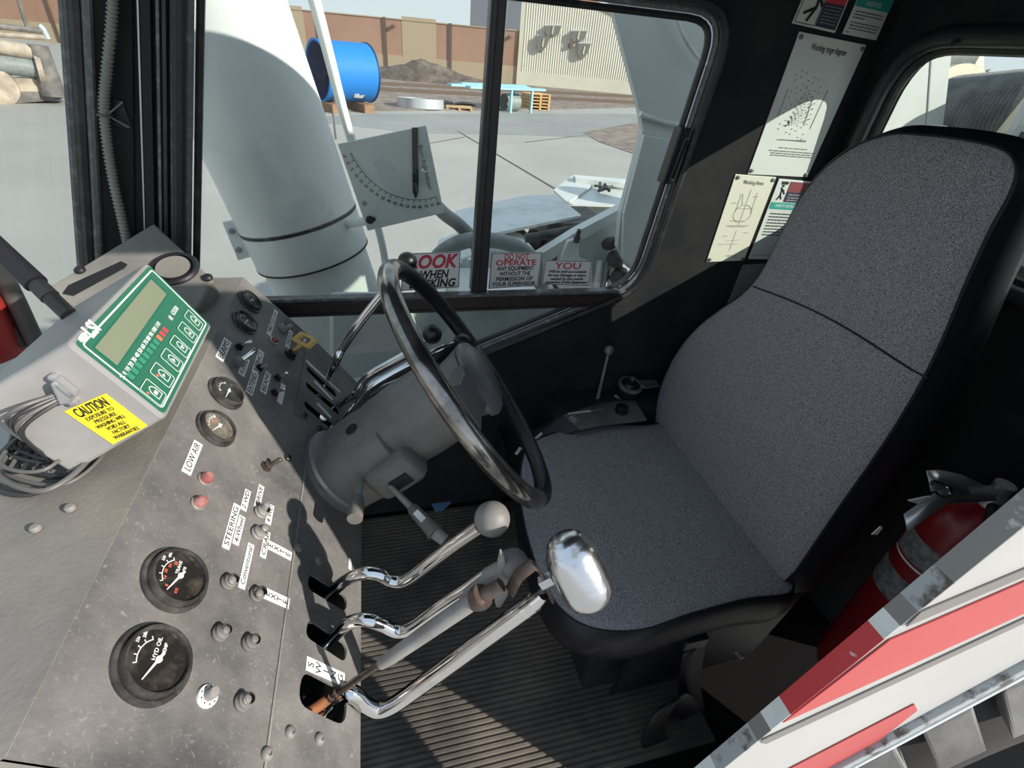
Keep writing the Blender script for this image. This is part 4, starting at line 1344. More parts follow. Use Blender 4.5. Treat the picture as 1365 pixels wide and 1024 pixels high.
for (p, q) in (((408, 481), (453, 523)), ((419, 508), (443, 533)), ((423, 538), (441, 557))):
    a, b = pb(*p), pb(*q); t = (b - a).normalized(); s = NB.cross(t) * .0032
    obj('label_strip', MB().slab([a - s, b - s, b + s, a + s], NB * .0008), 'label_white', con)


def toggle(base, tip, f=pa, n=None, r=.0045, L=.02, mt='chrome', nut='knob_black', boot=False):
    n = n or NA
    c = f(*base)
    if boot:
        o = obj('toggle_switch', MB().lathe([(r * 1.5, 0), (r * 1.6, .003), (r * 1.35, .005), (r * 1.4, .007), (r * 1.1, .009), (r, .012)], c, n, 16), nut, con, True)
    else:
        o = obj('toggle_switch', MB().lathe([(r * 1.35, 0), (r * 1.35, .003), (r, .003), (r, .007), (r * .6, .008), (0, .008)], c, n, 6), nut, con)
    dv = ray(*tip).normalized()
    # tip: the point of the tip's view ray lying L above the panel
    p0 = c + n * L
    t = CAM + dv * ((p0 - CAM).dot(n) / dv.dot(n))
    d = (t - c)
    obj('bat', MB().tube([c + d * .25, c + d * .6, c + d * .92, c + d], [r * .5, r * .52, r * .62, r * .4] if not boot else [r * .95, r * .8, r * .75, r * .45], 10), mt, o, True)
    return o


for b, t in (((318, 463), (335, 455)), ((345, 491), (357, 486)), ((369, 504), (383, 497)), ((365, 524), (381, 518))):
    toggle(b, t, r=.0052, L=.022)
toggle((318, 483), (342, 466), r=.0075, L=.028, nut='plastic_grey')
toggle((354, 623), (375, 612), r=.006, L=.022, mt='brown_metal', nut='brown_metal')
toggle((376, 439), (391, 434), r=.006, L=.018, mt='plastic_grey', nut='plastic_grey', boot=True)
for b, t in (((346, 684), (357, 671)), ((342, 712), (355, 703))):
    toggle(b, t, r=.0058, L=.017, mt='plastic_grey', nut='plastic_grey', boot=True)
for b, t in (((302, 778), (311, 773)), ((340, 794), (347, 791)), ((291, 846), (303, 840)), ((330, 859), (341, 851)), ((321, 938), (331, 932))):
    toggle(b, t, r=.0052, L=.012, mt='knob_grey', nut='knob_grey', boot=True)
# push button with a printed ring
c = pa(275, 929)
pbn = obj('push_button', MB().lathe([(.0095, 0), (.0095, .002), (.009, .003), (0, .003)], c, NA, 28), 'label_white', con, True)
obj('button_cap', MB().lathe([(.0052, .003), (.0052, .009), (.004, .011), (0, .0115)], c, NA, 20), 'plastic_grey', pbn, True)
mb = MB()
for k in range(9):
    a = k * .7
    mb.box(c + NA * .0032 + (U * math.cos(a) + VA * math.sin(a)) * .0073, (.0012, .0012, .0006))
obj('button_print', mb, 'ink', pbn)
for x, y in ((272, 640), (263, 672)):
    c = pa(x, y)
    o = obj('indicator_lamp', MB().lathe([(.0085, 0), (.0085, .002), (.007, .003), (.007, .0)], c, NA, 24), 'dash_olive', con, True)
    obj('lens', MB().lathe([(.0068, .001), (.0068, .007), (.005, .010), (0, .011)], c, NA, 20), 'red_lens', o, True)
c = pa(364, 455)
o = obj('indicator_lamp', MB().lathe([(.0085, 0), (.0085, .0025), (.006, .003)], c, NA, 20), 'alu', con, True)
obj('lens', MB().lathe([(.006, .001), (.006, .006), (.004, .009), (0, .010)], c, NA, 18), 'red_lens', o, True)
for (x, y, f, n) in ((355, 1006, pa, NA), (386, 977, pb, NB), (425, 986, pb, NB), (397, 731, pb, NB), (424, 748, pb, NB), (405, 554, pb, NB), (426, 571, pb, NB), (432, 612, pb, NB), (383, 611, pa, NA)):
    obj('panel_screw', MB().lathe([(.0062, 0), (.0062, .0018), (.0045, .004), (.0025, .0045), (.0022, .003), (0, .003)], f(x, y), n, 16), 'knob_grey' if y > 700 else 'gauge_bezel', con, True)
# ignition lock
c = pa(386, 473)
ks = obj('ignition_lock', MB().lathe([(.013, 0), (.013, .003), (.009, .005), (.009, .011), (.004, .011), (0, .011)], c, NA, 6), 'knob_black', con)
ck = c + NA * .011
key = thing('ignition_key', 'yellow plastic tagged key in the console ignition lock', 'key', ck)
kd = (onp(406, 457, PA + NA * .035, NA) - ck)
kt = kd.normalized(); kn = kt.cross(U).normalized(); ku = kn.cross(kt)
obj('key_bow', MB().slab([ck + kt * a + ku * b for a, b in ((0, -.003), (.012, -.008), (.02, -.006), (.02, .006), (.012, .008), (0, .003))], kn * .004), 'yellow_key', key, bevel=.001)
tg = ck + kt * .028
obj('key_tag', MB().slab_holes(rounded(rect(0, 0, .034, .024), .004), [rounded(rect(0, .001, .022, .012), .003)], tg, (kn * .5 + ku * .5 - kt * .3).normalized(), kt, kn * .006), 'yellow_key', key)
obj('key_emblem', MB().ball(tg + kn * .002, .0045, 12), 'alu', key, True)

# ================================================================== LOAD INDICATOR BOX
LS = 1.15
A_, B_, D_ = [CAM + Vector(q) * LS for q in ((-.186, .388, -.283), (-.194, .577, -.292), (-.230, .389, -.206))]
lu = (B_ - A_); lw = lu.length; lu.normalize()
lv = (D_ - A_); lv = lv - lu * lv.dot(lu); lh = lv.length; lv.normalize()
ln = lu.cross(lv)
box = thing('load_indicator', 'grey load indicator box with green keypad face and blank display on the dash', 'display unit', A_ - ln * .1)


def pf(px, py, h=0.0): return onp(px, py, A_, ln) + ln * h


DD = .108
hv = rounded(rect(lw / 2, lh / 2, lw, lh), .008, 4)
obj('housing', MB().slab([A_ + lu * a + lv * b for a, b in hv], -ln * DD), 'box_grey', box, bevel=.003)
gl = rounded(rect(lw / 2, lh / 2, lw - .008, lh - .008), .006, 4)
face = obj('keypad_face', MB().slab([A_ + lu * a + lv * b for a, b in gl], ln * .0008), 'green_panel', box)


def ringbar(poly, o, u, v, n, w, h, mt, par, nm):
    inn = inset(poly, w)
    return obj(nm, MB().slab_holes(poly, [inn], o, u, v, n * h), mt, par)


ringbar(rounded(rect(lw / 2, lh / 2, lw - .016, lh - .016), .005, 4), A_ + ln * .0008, lu, lv, ln, .0016, .0003, 'white_print', face, 'border_line')
obj('display', MB().slab([pf(x, y, .0009) for x, y in ((125, 464), (200, 373), (221, 393), (155, 488))], ln * .0006), 'lcd', box, bevel=.0004)
q = [pf(x, y, .0009) for x, y in ((122, 464), (200, 369), (225, 393), (155, 492))]
obj('display_bezel', MB().slab(q, ln * .0003), 'green_dark', face)
g0, g1 = pf(170, 506, .001), pf(221, 438, .001)
gt = (g1 - g0); gln = gt.length; gt.normalize()
obj('bar_strip', MB().slab([g0 - lv * .005, g1 - lv * .005, g1 + lv * .005, g0 + lv * .005], ln * .0003), 'green_dark', face)
for k in range(11):
    p = g0 + gt * gln * (k + .5) / 11
    mt = 'green_light' if k < 8 else ('orange_print' if k == 8 else 'ink_red')
    obj('bar_segment', MB().slab([p + gt * a + lv * b + ln * .0003 for a, b in ((-.0032, -.0035), (.0032, -.0035), (.0032, .0035), (-.0032, .0035))], ln * .0003), mt, face)
n0, n1 = pf(161, 505, .0012), pf(211, 431, .0012)
text('lettering', '% 0 10 20 30 40 50 60 70 80 90 100 110', (n0 + n1) / 2, (n1 - n0), lv, .0068, 'white_print', face, width=(n1 - n0).length)
text('lettering', 'LSI', pf(121, 440, .0012), lu, lv, .017, 'white_print', face, bold=.0006)
obj('logo_mark', MB().slab([pf(x, y, .0009) for x, y in ((102, 452), (107, 445), (112, 444), (116, 449), (113, 455), (107, 457))], ln * .0004), 'white_print', face)
text('lettering', 'GS550', pf(232, 415, .0012), lu, lv, .008, 'white_print', face)
text('lettering', '(((', pf(226, 424, .0012), lu, lv, .007, 'white_print', face)
for k, (x, y) in enumerate(((203, 524), (215, 501), (228, 481), (239, 463), (249, 444), (257, 428))):
    c = pf(x, y, .0009)
    kx = obj('key', MB().slab([c + lu * a + lv * b for a, b in rounded(rect(0, 0, .0225, .0255), .003, 3)], ln * .0006), 'green_panel', box)
    pl = rounded(rect(0, 0, .0215, .0245), .003, 3)
    ringbar(pl, c + ln * .0006, lu, lv, ln, .0006, .0002, 'white_print', kx, 'key_outline')
    arc = [(-.0055, -.008), (.0055, -.008), (.0055, .001), (.003, .005), (0, .0062), (-.003, .005), (-.0055, .001)]
    ringbar(arc, c + ln * .0006 + lu * .002, lu, lv, ln, .0009, .0002, 'white_print', kx, 'key_symbol')
    tri = {0: [(-.0025, -.004), (.0025, -.004), (.0025, 0), (-.0025, 0)], 1: [(-.0025, -.003), (.002, -.001), (-.0025, .001)], 2: [(-.002, -.004), (.0025, -.001), (-.002, .002)], 3: [(0, -.005), (.003, 0), (-.003, 0)], 4: [(0, 0), (.003, -.004), (-.003, -.004)], 5: [(-.002, -.003), (.003, -.003), (.003, -.001), (-.002, -.001)]}[k]
    obj('key_symbol', MB().slab([c + ln * .0006 + lu * (a + .002) + lv * b for a, b in tri], ln * .0002), 'white_print', kx)
    obj('key_led', MB().lathe([(.0016, 0), (.0014, .0006), (0, .0007)], c - lu * .0065 + lv * .004 + ln * .0006, ln, 10), 'orange_print' if k < 2 else 'green_light', kx)
# near end of the box: connector, warning sticker
EN = -lu


def pe(px, py, h=0.0): return onp(px, py, A_, EN) + EN * h


st = [pe(x, y, .0004) for x, y in ((86, 548), (141, 524), (197, 567), (151, 592))]
tag_ = obj('warning_sticker', MB().slab(st, EN * .0005), 'yellow_label', box)
su = (st[1] - st[0]).normalized(); sv = (st[0] - st[3]).normalized()
top_c = (st[0] + st[1]) / 2; low_c = (st[3] + st[2]) / 2
wln = (st[1] - st[0]).length
text('lettering', 'CAUTION', top_c.lerp(low_c, .15) + EN * .001, su, sv, .0145, 'ink', tag_, width=wln * .74, bold=.0002)
for i, s in enumerate(('EXPOSURE TO', 'PRESSURE', 'WASHING WILL', 'VOID ALL', 'FACTORY', 'WARRANTIES')):
    text('lettering', s, top_c.lerp(low_c, .33 + .118 * i) + EN * .001, su, sv, .0058, 'ink', tag_, width=wln * (.66, .52, .7, .45, .42, .62)[i])
cn = pe(88, 514)
obj('connector', MB().slab([pe(x, y) for x, y in ((74, 503), (82, 499), (108, 520), (100, 530), (86, 532))], EN * .012), 'alu', box, bevel=.002)
obj('connector_bar', MB().slab([pe(x, y, .012) for x, y in ((86, 503), (90, 501), (109, 516), (105, 519))], EN * .003), 'chrome', box)
for x, y in ((74, 500), (100, 533)):
    obj('jack_screw', MB().lathe([(.0035, 0), (.0035, .006), (0, .007)], pe(x, y), EN, 10), 'alu', box, True)
# stub antenna on the top of the box
ap = onp(92, 420, D_, lv)
dpt = depth(ap)
atip = CAM + ray(-45, 290) * (dpt / F)
ad = (atip - ap).normalized()
ant = thing('stub_antenna', 'thick black stub antenna jointed on the load indicator box', 'antenna', ap)
obj('antenna_base', MB().tube([ap, ap + ad * .028], [.0085, .0085], 16), 'knob_black', ant, True)
obj('antenna_knuckle', MB().tube([ap + ad * .029, ap + ad * .050], [.0095, .009], 16), 'rubber', ant, True)
obj('antenna_rod', MB().tube([ap + ad * .051, ap + ad * .08, ap + ad * .22], [.0115, .011, .0095], 16), 'vinyl', ant, True)
# coiled cables under the box
coil = thing('cable_coil', 'loose coil of thin grey and black cables on the dash beside the indicator', 'cable', atz(60, 610, .8655))
loops = [((5, 596), (70, 545), (150, 560), (95, 620)), ((2, 610), (60, 560), (140, 580), (85, 632)), ((10, 585), (60, 535), (120, 545), (75, 600)), ((-5, 615), (30, 570), (118, 590), (60, 640)), ((20, 580), (80, 540), (150, 548), (100, 600)), ((0, 602), (50, 552), (110, 560), (60, 612)), ((-12, 625), (40, 575), (125, 600), (40, 645)), ((15, 570), (70, 528), (130, 540), (90, 590))]
for k, lp_ in enumerate(loops):
    pts = [atz(x, y + 14, .870 + .004 * (k % 6)) for x, y in lp_]
    obj('cable_loop', MB().tube(crom(pts, 8, True), 0.0018 if k % 3 else .0026, 8, closed=True), 'cable_grey' if k % 2 else 'cable', coil, True)
for k in range(4):
    a = pe(82 + 3 * k, 520 + 2 * k, .006)
    obj('cable_tail', MB().tube(crom([a, a + Vector((-.03, -.02, -.006 - .004 * k)), atz(30 + 12 * k, 590 + 8 * k, .885), atz(10 + 18 * k, 630, .874)], 8), .0019, 8), 'cable' if k % 2 else 'cable_grey', coil, True)

# ================================================================== STEERING COLUMN AND WHEEL
WC = Vector((.126, .63, .818))
AX = Vector((math.cos(math.radians(35)), 0, math.sin(math.radians(35))))
WV = Vector((-AX.z, 0, AX.x))


def wp_(a, r, h=0.0): return WC + (EY * math.cos(a) + WV * math.sin(a)) * r + AX * h


sc = thing('steering_column', 'scuffed dark plastic steering column shroud rising from the console', 'steering column', WC - AX * .30)


def sq_ring(t, w, h, e=3.2, n=32, off=(0, 0)):
    out = []
    for k in range(n):
        a = 2 * PI * k / n
        c_, s_ = math.cos(a), math.sin(a)
        x = abs(c_) ** (2 / e) * (1 if c_ > 0 else -1); y = abs(s_) ** (2 / e) * (1 if s_ > 0 else -1)
        out.append(WC + AX * t + EY * (x * w + off[0]) + WV * (y * h + off[1]))
    return out


obj('upper_shroud', MB().loft([sq_ring(t, w, w * .98, 2.3) for t, w in ((-.175, .058), (-.17, .062), (-.10, .066), (-.045, .064), (-.03, .05))], True, True), 'column_plastic', sc, True)
obj('lower_shroud', MB().loft([sq_ring(t, w, h, 2.8, off=(-.006, -.006)) for t, w, h in ((-.275, .058, .055), (-.27, .064, .060), (-.20, .068, .064), (-.15, .064, .06), (-.145, .058, .055))], True, True), 'column_plastic', sc, True)
obj('collar', MB().loft([sq_ring(t, w, w, 2.2, off=(-.004, -.004)) for t, w in ((-.305, .069), (-.30, .071), (-.262, .067), (-.26, .062))], True, True), 'console_black', sc, True)
obj('collar_strap', MB().loft([sq_ring(t, w, w, 2.2, off=(-.004, -.004)) for t, w in ((-.262, .0695), (-.256, .0695))], True, True), 'alu', sc, True)
# stalk housings
hs = WC - AX * .165 - EY * .052 - WV * .016
M3 = Matrix((AX, EY, WV)).transposed()
hb = obj('stalk_housing', MB().loft([[hs + AX * a * s + WV * b * s - EY * d for a, b in rounded(rect(0, 0, .085, .062), .016, 4)] for d, s in ((-.02, 1.04), (.022, 1.0), (.032, .9), (.036, .75))], True, True), 'column_plastic', sc, True)
obj('stalk_recess', MB().slab([hs - EY * .0365 + AX * a + WV * b for a, b in rect(.004, -.006, .032, .022)], (0, -.001, 0)), 'slot_dark', hb)
hs2 = WC - AX * .235 - EY * .062 - WV * .012
obj('stalk_recess', MB().slab([hs2 + AX * a + WV * b for a, b in rect(0, -.014, .04, .014)], (0, -.006, 0)), 'slot_dark', sc)
obj('shroud_hole', MB().lathe([(.010, 0), (.009, .002), (0, .002)], onp(468, 572, WC - AX * .22 + WV * .058, WV), WV, 16), 'slot_dark', sc)
s1a = aty(483, 634, hs2.y - .002); s1b = aty(477, 662, .52); s1c = aty(473, 692, .478)
o = obj('stalk', MB().tube([s1a, s1b], [.0045, .006], 10), 'plastic_grey', sc, True)
obj('stalk_grip', MB().tube([s1b, s1b.lerp(s1c, .15), s1b.lerp(s1c, .6), s1c], [.007, .0095, .011, .0105], 14), 'knob_grey', o, True)
s2a = aty(519, 647, hs.y - .034); s2b = aty(548, 676, .515); s2c = aty(580, 710, .475); s2d = aty(590, 718, .466)
o = obj('stalk', MB().tube([s2a, s2b], [.0042, .0055], 10), 'plastic_grey', sc, True)
obj('stalk_grip', MB().tube([s2b, s2b.lerp(s2c, .1), s2b.lerp(s2c, .75), s2c], [.007, .009, .0105, .013], 14), 'knob_grey', o, True)
obj('stalk_knob', MB().tube([s2c, s2d, s2d + (s2d - s2c) * .25], [.0095, .009, .0085], 14), 'plastic_grey', o, True)
g = s2b.lerp(s2c, .4); gd = (s2c - s2b).normalized(); gn = (CAM - g).normalized(); gn = (gn - gd * gn.dot(gd)).normalized(); ge = gn.cross(gd)
obj('stalk_label', MB().slab([g + gn * .0092 + gd * a + ge * b for a, b in rect(0, 0, .018, .009)], gn * .001), 'label_white', o)
# tilt lever pieces beside the shroud
tl = [WC - AX * .09 + EY * .065 + WV * .02, WC - AX * .03 + EY * .085 + WV * .02, WC + AX * .0 + EY * .10 + WV * .01]
obj('tilt_lever', MB().tube(crom(tl, 5), .008, 8), 'knob_black', sc, True)

sw = thing('steering_wheel', 'worn shiny steering wheel with stitched black leather lower half', 'steering wheel', WC)
RR, RT = .205, .0142


def best_angle(px, py):
    return min((math.hypot(proj(wp_(a, RR))[0] - px, proj(wp_(a, RR))[1] - py), a) for a in [i * .01 for i in range(630)])[1]


aS = best_angle(648, 478)
aT = best_angle(520, 357)
aT = aT - 2 * PI if aT > PI else aT
aD = best_angle(716, 664)
obj('worn_rim', MB().tube([wp_(aT + (aD - aT) * i / 44, RR) for i in range(45)], RT, 16), 'wheel_rim', sw, True)
obj('leather_rim', MB().tube([wp_(aD + (2 * PI + aT - aD) * i / 44, RR) for i in range(45)], RT * .98, 16), 'leather', sw, True)
for rr, hh in ((RR - RT * .95, .003), (RR - RT * .80, .0085)):
    mb = MB()
    for a in [PI + .1 + i * (PI - .2) / 90 for i in range(90)]:
        mb.tube([wp_(a, rr, hh), wp_(a + .018, rr, hh)], .0009, 4)
    obj('stitching', mb, 'thread', sw)
hub = obj('hub', MB().loft([[WC + AX * t + (EY * math.cos(a) * w + WV * math.sin(a) * h) for a in [2 * PI * k / 32 for k in range(32)]] for t, w, h in ((-.045, .045, .045), (-.02, .055, .05), (0, .062, .055), (.004, .062, .055))], True, True), 'wheel_plastic', sw, True)
obj('horn_pad', MB().loft([[WC + AX * t + (EY * math.cos(a) * w + WV * math.sin(a) * h) for a in [2 * PI * k / 32 for k in range(32)]] for t, w, h in ((.004, .076, .052), (.012, .078, .054), (.022, .072, .048), (.030, .05, .034), (.033, .0001, .0001))], True, False), 'wheel_plastic', hub, True)
for a in (aS, aS + PI):
    d = EY * math.cos(a) + WV * math.sin(a); e = AX.cross(d)
    rings = []
    for t, wd, th, h in ((.045, .035, .010, .0), (.10, .030, .012, .004), (.16, .027, .012, .004), (.196, .034, .014, 0)):
        rings.append([WC + d * t + AX * (h + z) + e * y for y, z in ((-wd, -th), (wd, -th), (wd, th), (-wd, th))])
    obj('spoke', MB().loft(rings, True, True), 'wheel_plastic', sw, bevel=.004)

# ================================================================== CONTROL LEVERS
def lever(name, label, pts, r, mt, group=None, sub=6, rad_list=None):
    P = [aty(x, y, yy) for x, y, yy in pts]
    t = thing(name, label, 'lever', P[0], group)
    path = crom(P, sub)
    obj('shaft', MB().tube(path, rad_list or r, 14), mt, t, True)
    return t, P


yb = lambda x, y: (pb(x, y) + ray(x, y).normalized() * .04).y      # the same sight line, 4 cm below the slotted panel
t, P = lever('control_lever', 'bent chrome lever with grey ball knob beside the turn-signal stalk', [(416, 824, yb(416, 824)), (434, 797, yb(434, 797)), (463, 773, .395), (486, 764, .385), (506, 766, .38), (523, 775, .375), (542, 773, .37), (572, 751, .36), (608, 724, .348), (640, 702, .338)], .0079, 'chrome')
obj('neck', MB().tube([P[-2].lerp(P[-1], .4), P[-1]], [.006, .0055], 10), 'brown_metal', t, True)
kb = aty(656, 692, .334)
obj('ball_knob', MB().ball(kb, rad(24, kb), 28), 'knob_grey', t, True)
obj('knob_nut', MB().tube([P[-1].lerp(kb, .1), P[-1].lerp(kb, .5)], .0072, 6), 'plastic_grey', t)

t, P = lever('control_lever', 'bent chrome lever with grey ball knob and thumb paddle', [(414, 890, yb(414, 890)), (434, 861, yb(434, 861)), (462, 833, .345), (486, 826, .335), (508, 833, .33), (530, 842, .325), (552, 836, .32), (590, 808, .312), (625, 785, .305), (650, 767, .30)], .0079, 'chrome')
kb = aty(684, 752, .292)
obj('collar', MB().tube([aty(622, 800, .30), aty(642, 787, .298)], [.0115, .012], 16), 'plastic_grey', t, True)
obj('sleeve', MB().tube([aty(628, 790, .302), aty(655, 768, .298), aty(672, 757, .295)], [.011, .0105, .009], 14), 'plastic_grey', t, True)
obj('ball_knob', MB().ball(kb, rad(21, kb), 28), 'knob_grey', t, True)
fr_ = [aty(x, y, .285) for x, y in ((667, 738), (672, 742), (679, 770), (678, 795), (668, 812), (661, 811), (658, 795), (662, 765))]
obj('thumb_paddle', MB().slab(fr_, (.0, .006, .004)), 'plastic_grey', t, bevel=.0022)

t, P = lever('brake_lever', 'thin rusty rod with ribbed plastic sleeve rising from the swing slot', [(404, 958, yb(404, 958)), (432, 936, .30), (470, 910, .293), (510, 883, .285)], .0038, 'brown_metal', rad_list=None)
obj('rod_end', MB().tube([aty(412, 950, yb(412, 950)), aty(436, 933, .298)], .0062, 10), 'rusty', t, True)
for k in range(3):
    a = aty(434 + 7 * k, 934 - 5 * k, .298)
    obj('rod_nut', MB().tube([a, a + (P[-1] - P[1]).normalized() * .004], .0062, 6), 'brown_metal', t)
obj('sleeve', MB().tube([aty(508, 885, .285), aty(522, 876, .284), aty(575, 839, .280), aty(632, 800, .277)], [.0062, .0075, .0085, .009], 14), 'plastic_grey', t, True)
obj('bell_end', MB().tube([aty(632, 803, .277), aty(638, 798, .276), aty(644, 794, .275)], [.0095, .0125, .012], 18), 'brown_metal', t, True)
obj('grip_rod', MB().tube([aty(640, 797, .277), aty(668, 780, .275)], [.008, .007], 12), 'brown_metal', t, True)

t, P = lever('swing_lever', 'long polished chrome swing lever with pitted capsule-shaped grip', [(418, 972, yb(418, 972)), (444, 942, .302), (462, 925, .296), (474, 927, .294), (486, 938, .292), (503, 946, .29), (524, 940, .287), (560, 915, .283), (640, 856, .274), (712, 803, .266)], .0098, 'chrome')
obj('flat_end', MB().tube([aty(700, 812, .267), aty(716, 800, .265), aty(724, 793, .264)], [.0098, .008, .006], 14), 'chrome', t, True)
br = [(678, 790, .27), (690, 768, .266), (709, 753, .262), (718, 756, .260), (727, 775, .260), (735, 796, .262)]
bp_ = [aty(*p) for p in br]
strip = MB(); bw = Vector((.35, -.75, -.4)).normalized() * .012
vs = []
for p in bp_:
    vs += [p - bw * .5, p + bw * .5]
strip.add(vs, [(2 * i, 2 * i + 1, 2 * i + 3, 2 * i + 2) for i in range(len(bp_) - 1)])
o = obj('grip_bracket', strip, 'brown_metal', t, True, auto=60)
sm = o.modifiers.new('solid', 'SOLIDIFY'); sm.thickness = .003
obj('grip_bolt', MB().tube([aty(722, 778, .258), aty(738, 770, .256)], .007, 6), 'alu', t)
g0, g1 = aty(762, 742, .262), aty(781, 782, .245)
ga = (g1 - g0).normalized(); gl_ = (g1 - g0).length; gr = rad(36, g0)
pr = [(0, -gr * .95), (gr * .5, -gr * .86), (gr * .72, -gr * .66), (gr * .80, -gr * .45), (gr * .84, -gr * .40), (gr * .95, -gr * .22), (gr, 0), (gr * 1.02, gl_ * .5), (gr, gl_)] + [(gr * math.cos(x), gl_ + gr * .95 * math.sin(x)) for x in (.3, .6, .9, 1.2, 1.4)] + [(0, gl_ + gr * .95)]
obj('capsule_grip', MB().lathe(pr, g0, ga, 32), 'chrome_pitted', t, True)

# far bank of levers
fk = []
def far(label, pts, ball, ym):
    t, P = lever('control_lever', label, pts, .0075, 'chrome')
    c = aty(*ball, ym)
    obj('ball_knob', MB().ball(c, rad(13, c), 24), 'knob_black', t, True)
far('tall cranked chrome lever with black ball in front of the LOOK sticker', [(425, 530, yb(425, 530)), (435, 512, yb(435, 512)), (448, 482, .80), (456, 465, .80), (480, 430, .795), (512, 390, .79), (538, 356, .785)], (543, 349), .785)
far('low chrome lever with black ball behind the steering wheel rim', [(432, 556, yb(432, 556)), (446, 543, yb(446, 543)), (470, 528, .765), (485, 508, .762), (500, 496, .76), (540, 473, .755), (570, 452, .75)], (576, 446), .75)
far('chrome lever passing close over the steering column shroud', [(430, 580, yb(430, 580)), (444, 568, yb(444, 568)), (465, 553, .735), (484, 528, .73), (498, 514, .728), (540, 490, .735), (590, 466, .742), (608, 460, .745)], (616, 458), .747)

# ================================================================== OPERATOR SEAT
seat = thing('operator_seat', 'grey woven fabric operator seat with black vinyl bolsters and headrest', 'seat', (.5, .64, .1))


def pad(outline, o, u, v, n, th, dome, fab, side_nm, fab_nm, flare=1.012):
    pts = [Vector((a, b, 0)) for a, b in outline]
    pts = [(p.x, p.y) for p in crom(pts, 5, True)]
    N = len(pts)
    cx = sum(p[0] for p in pts) / N; cy = sum(p[1] for p in pts) / N
    W = lambda p, h: o + u * p[0] + v * p[1] + n * h

    def ring(s, h):
        return [W((cx + (p[0] - cx) * s, cy + (p[1] - cy) * s), h) for p in pts]
    prof = [(.985, .45), (.965, .62), (.93, .74), (.86, .85), (.74, .93), (.55, .98), (.30, 1.0), (.02, 1.0)]
    fa = obj(fab_nm, MB().loft([ring(s, h * dome) for s, h in prof], False, True), fab, seat, True, auto=70)
    si = obj(side_nm, MB().loft([ring(.93, -th), ring(.985, -th * .93), ring(flare, -th * .6), ring(flare, -th * .12), ring(1.0, dome * .2), ring(.984, dome * .46)], True, False), 'vinyl', seat, True, auto=70)
    obj('piping', MB().tube(ring(.986, dome * .47), .0024, 6, closed=True), 'vinyl', fa, True)

    def surf(a, b):
        ang = math.atan2(b - cy, a - cx); d = math.hypot(a - cx, b - cy)
        best = min(pts, key=lambda p: abs((math.atan2(p[1] - cy, p[0] - cx) - ang + PI) % (2 * PI) - PI))
        s = d / math.hypot(best[0] - cx, best[1] - cy)
        pr_ = prof[::-1]
        for i in range(len(pr_) - 1):
            if pr_[i][0] <= s <= pr_[i + 1][0]:
                k = (s - pr_[i][0]) / (pr_[i + 1][0] - pr_[i][0])
                return W((a, b), dome * (pr_[i][1] * (1 - k) + pr_[i + 1][1] * k) + .0006)
        return W((a, b), dome * (.45 if s > .985 else 1))
    return fa, surf


cush = [(.64, .895), (.54, .913), (.42, .905), (.315, .862), (.262, .75), (.240, .624), (.238, .51), (.256, .435), (.30, .392), (.38, .374), (.48, .384), (.60, .39), (.70, .388), (.722, .46), (.725, .64), (.722, .82), (.70, .888)]
pad(cush, Vector((0, 0, .450)), EX, EY, EZ, .085, .026, 'seat_fabric', 'cushion_side', 'cushion_cover')
ba = math.radians(8)
BO = Vector((.705, 0, .462)); BV = Vector((math.sin(ba), 0, math.cos(ba))); BN = Vector((-math.cos(ba), 0, math.sin(ba)))
back = [(.90, -.035), (.945, .03), (.958, .11), (.950, .19), (.920, .27), (.872, .345), (.832, .40), (.812, .46), (.812, .54), (.808, .61), (.790, .665), (.752, .708), (.70, .735), (.645, .742), (.585, .745), (.530, .742), (.502, .728), (.487, .70), (.478, .645), (.462, .575), (.442, .50), (.427, .42), (.417, .32), (.411, .2), (.405, .1), (.402, .02), (.42, -.03), (.50, -.05), (.65, -.055), (.80, -.05)]
fa, surf = pad(back, BO, EY, BV, BN, .085, .030, 'seat_fabric', 'backrest_side', 'backrest_cover', 1.03)
sl_ = []
for i in range(17):
    k = i / 16
    sl_.append(surf(.805 - .375 * k, .425 + .015 * math.sin(k * 3.1) + .02 * k))
obj('seam', MB().tube(sl_, .0018, 6), 'vinyl', fa, True)
obj('seat_base', MB().slab([(.36, .45, .105), (.70, .45, .105), (.70, .85, .105), (.36, .85, .105)], (0, 0, .16)), 'black_paint', seat, bevel=.01)
obj('seat_suspension', MB().loft([[Vector((.53 + a, .64 + b, z)) for a, b in rect(0, 0, w, w * 1.05)] for z, w in ((.26, .36), (.29, .33), (.32, .36), (.345, .33), (.37, .40))], True, True), 'vinyl', seat)
sd = obj('side_valance', MB().slab([(.40, .405, .16), (.72, .405, .20), (.76, .405, .42), (.42, .405, .37)], (0, .01, 0)), 'vinyl', seat)
lc = aty(985, 874, .4035)
tu = (aty(1003, 893, .4035) - aty(970, 857, .4035)).normalized()
text('brand_lettering', 'Bostrom', lc, -tu, EZ, .014, 'ink_faint', sd, width=.055, shear=.2)
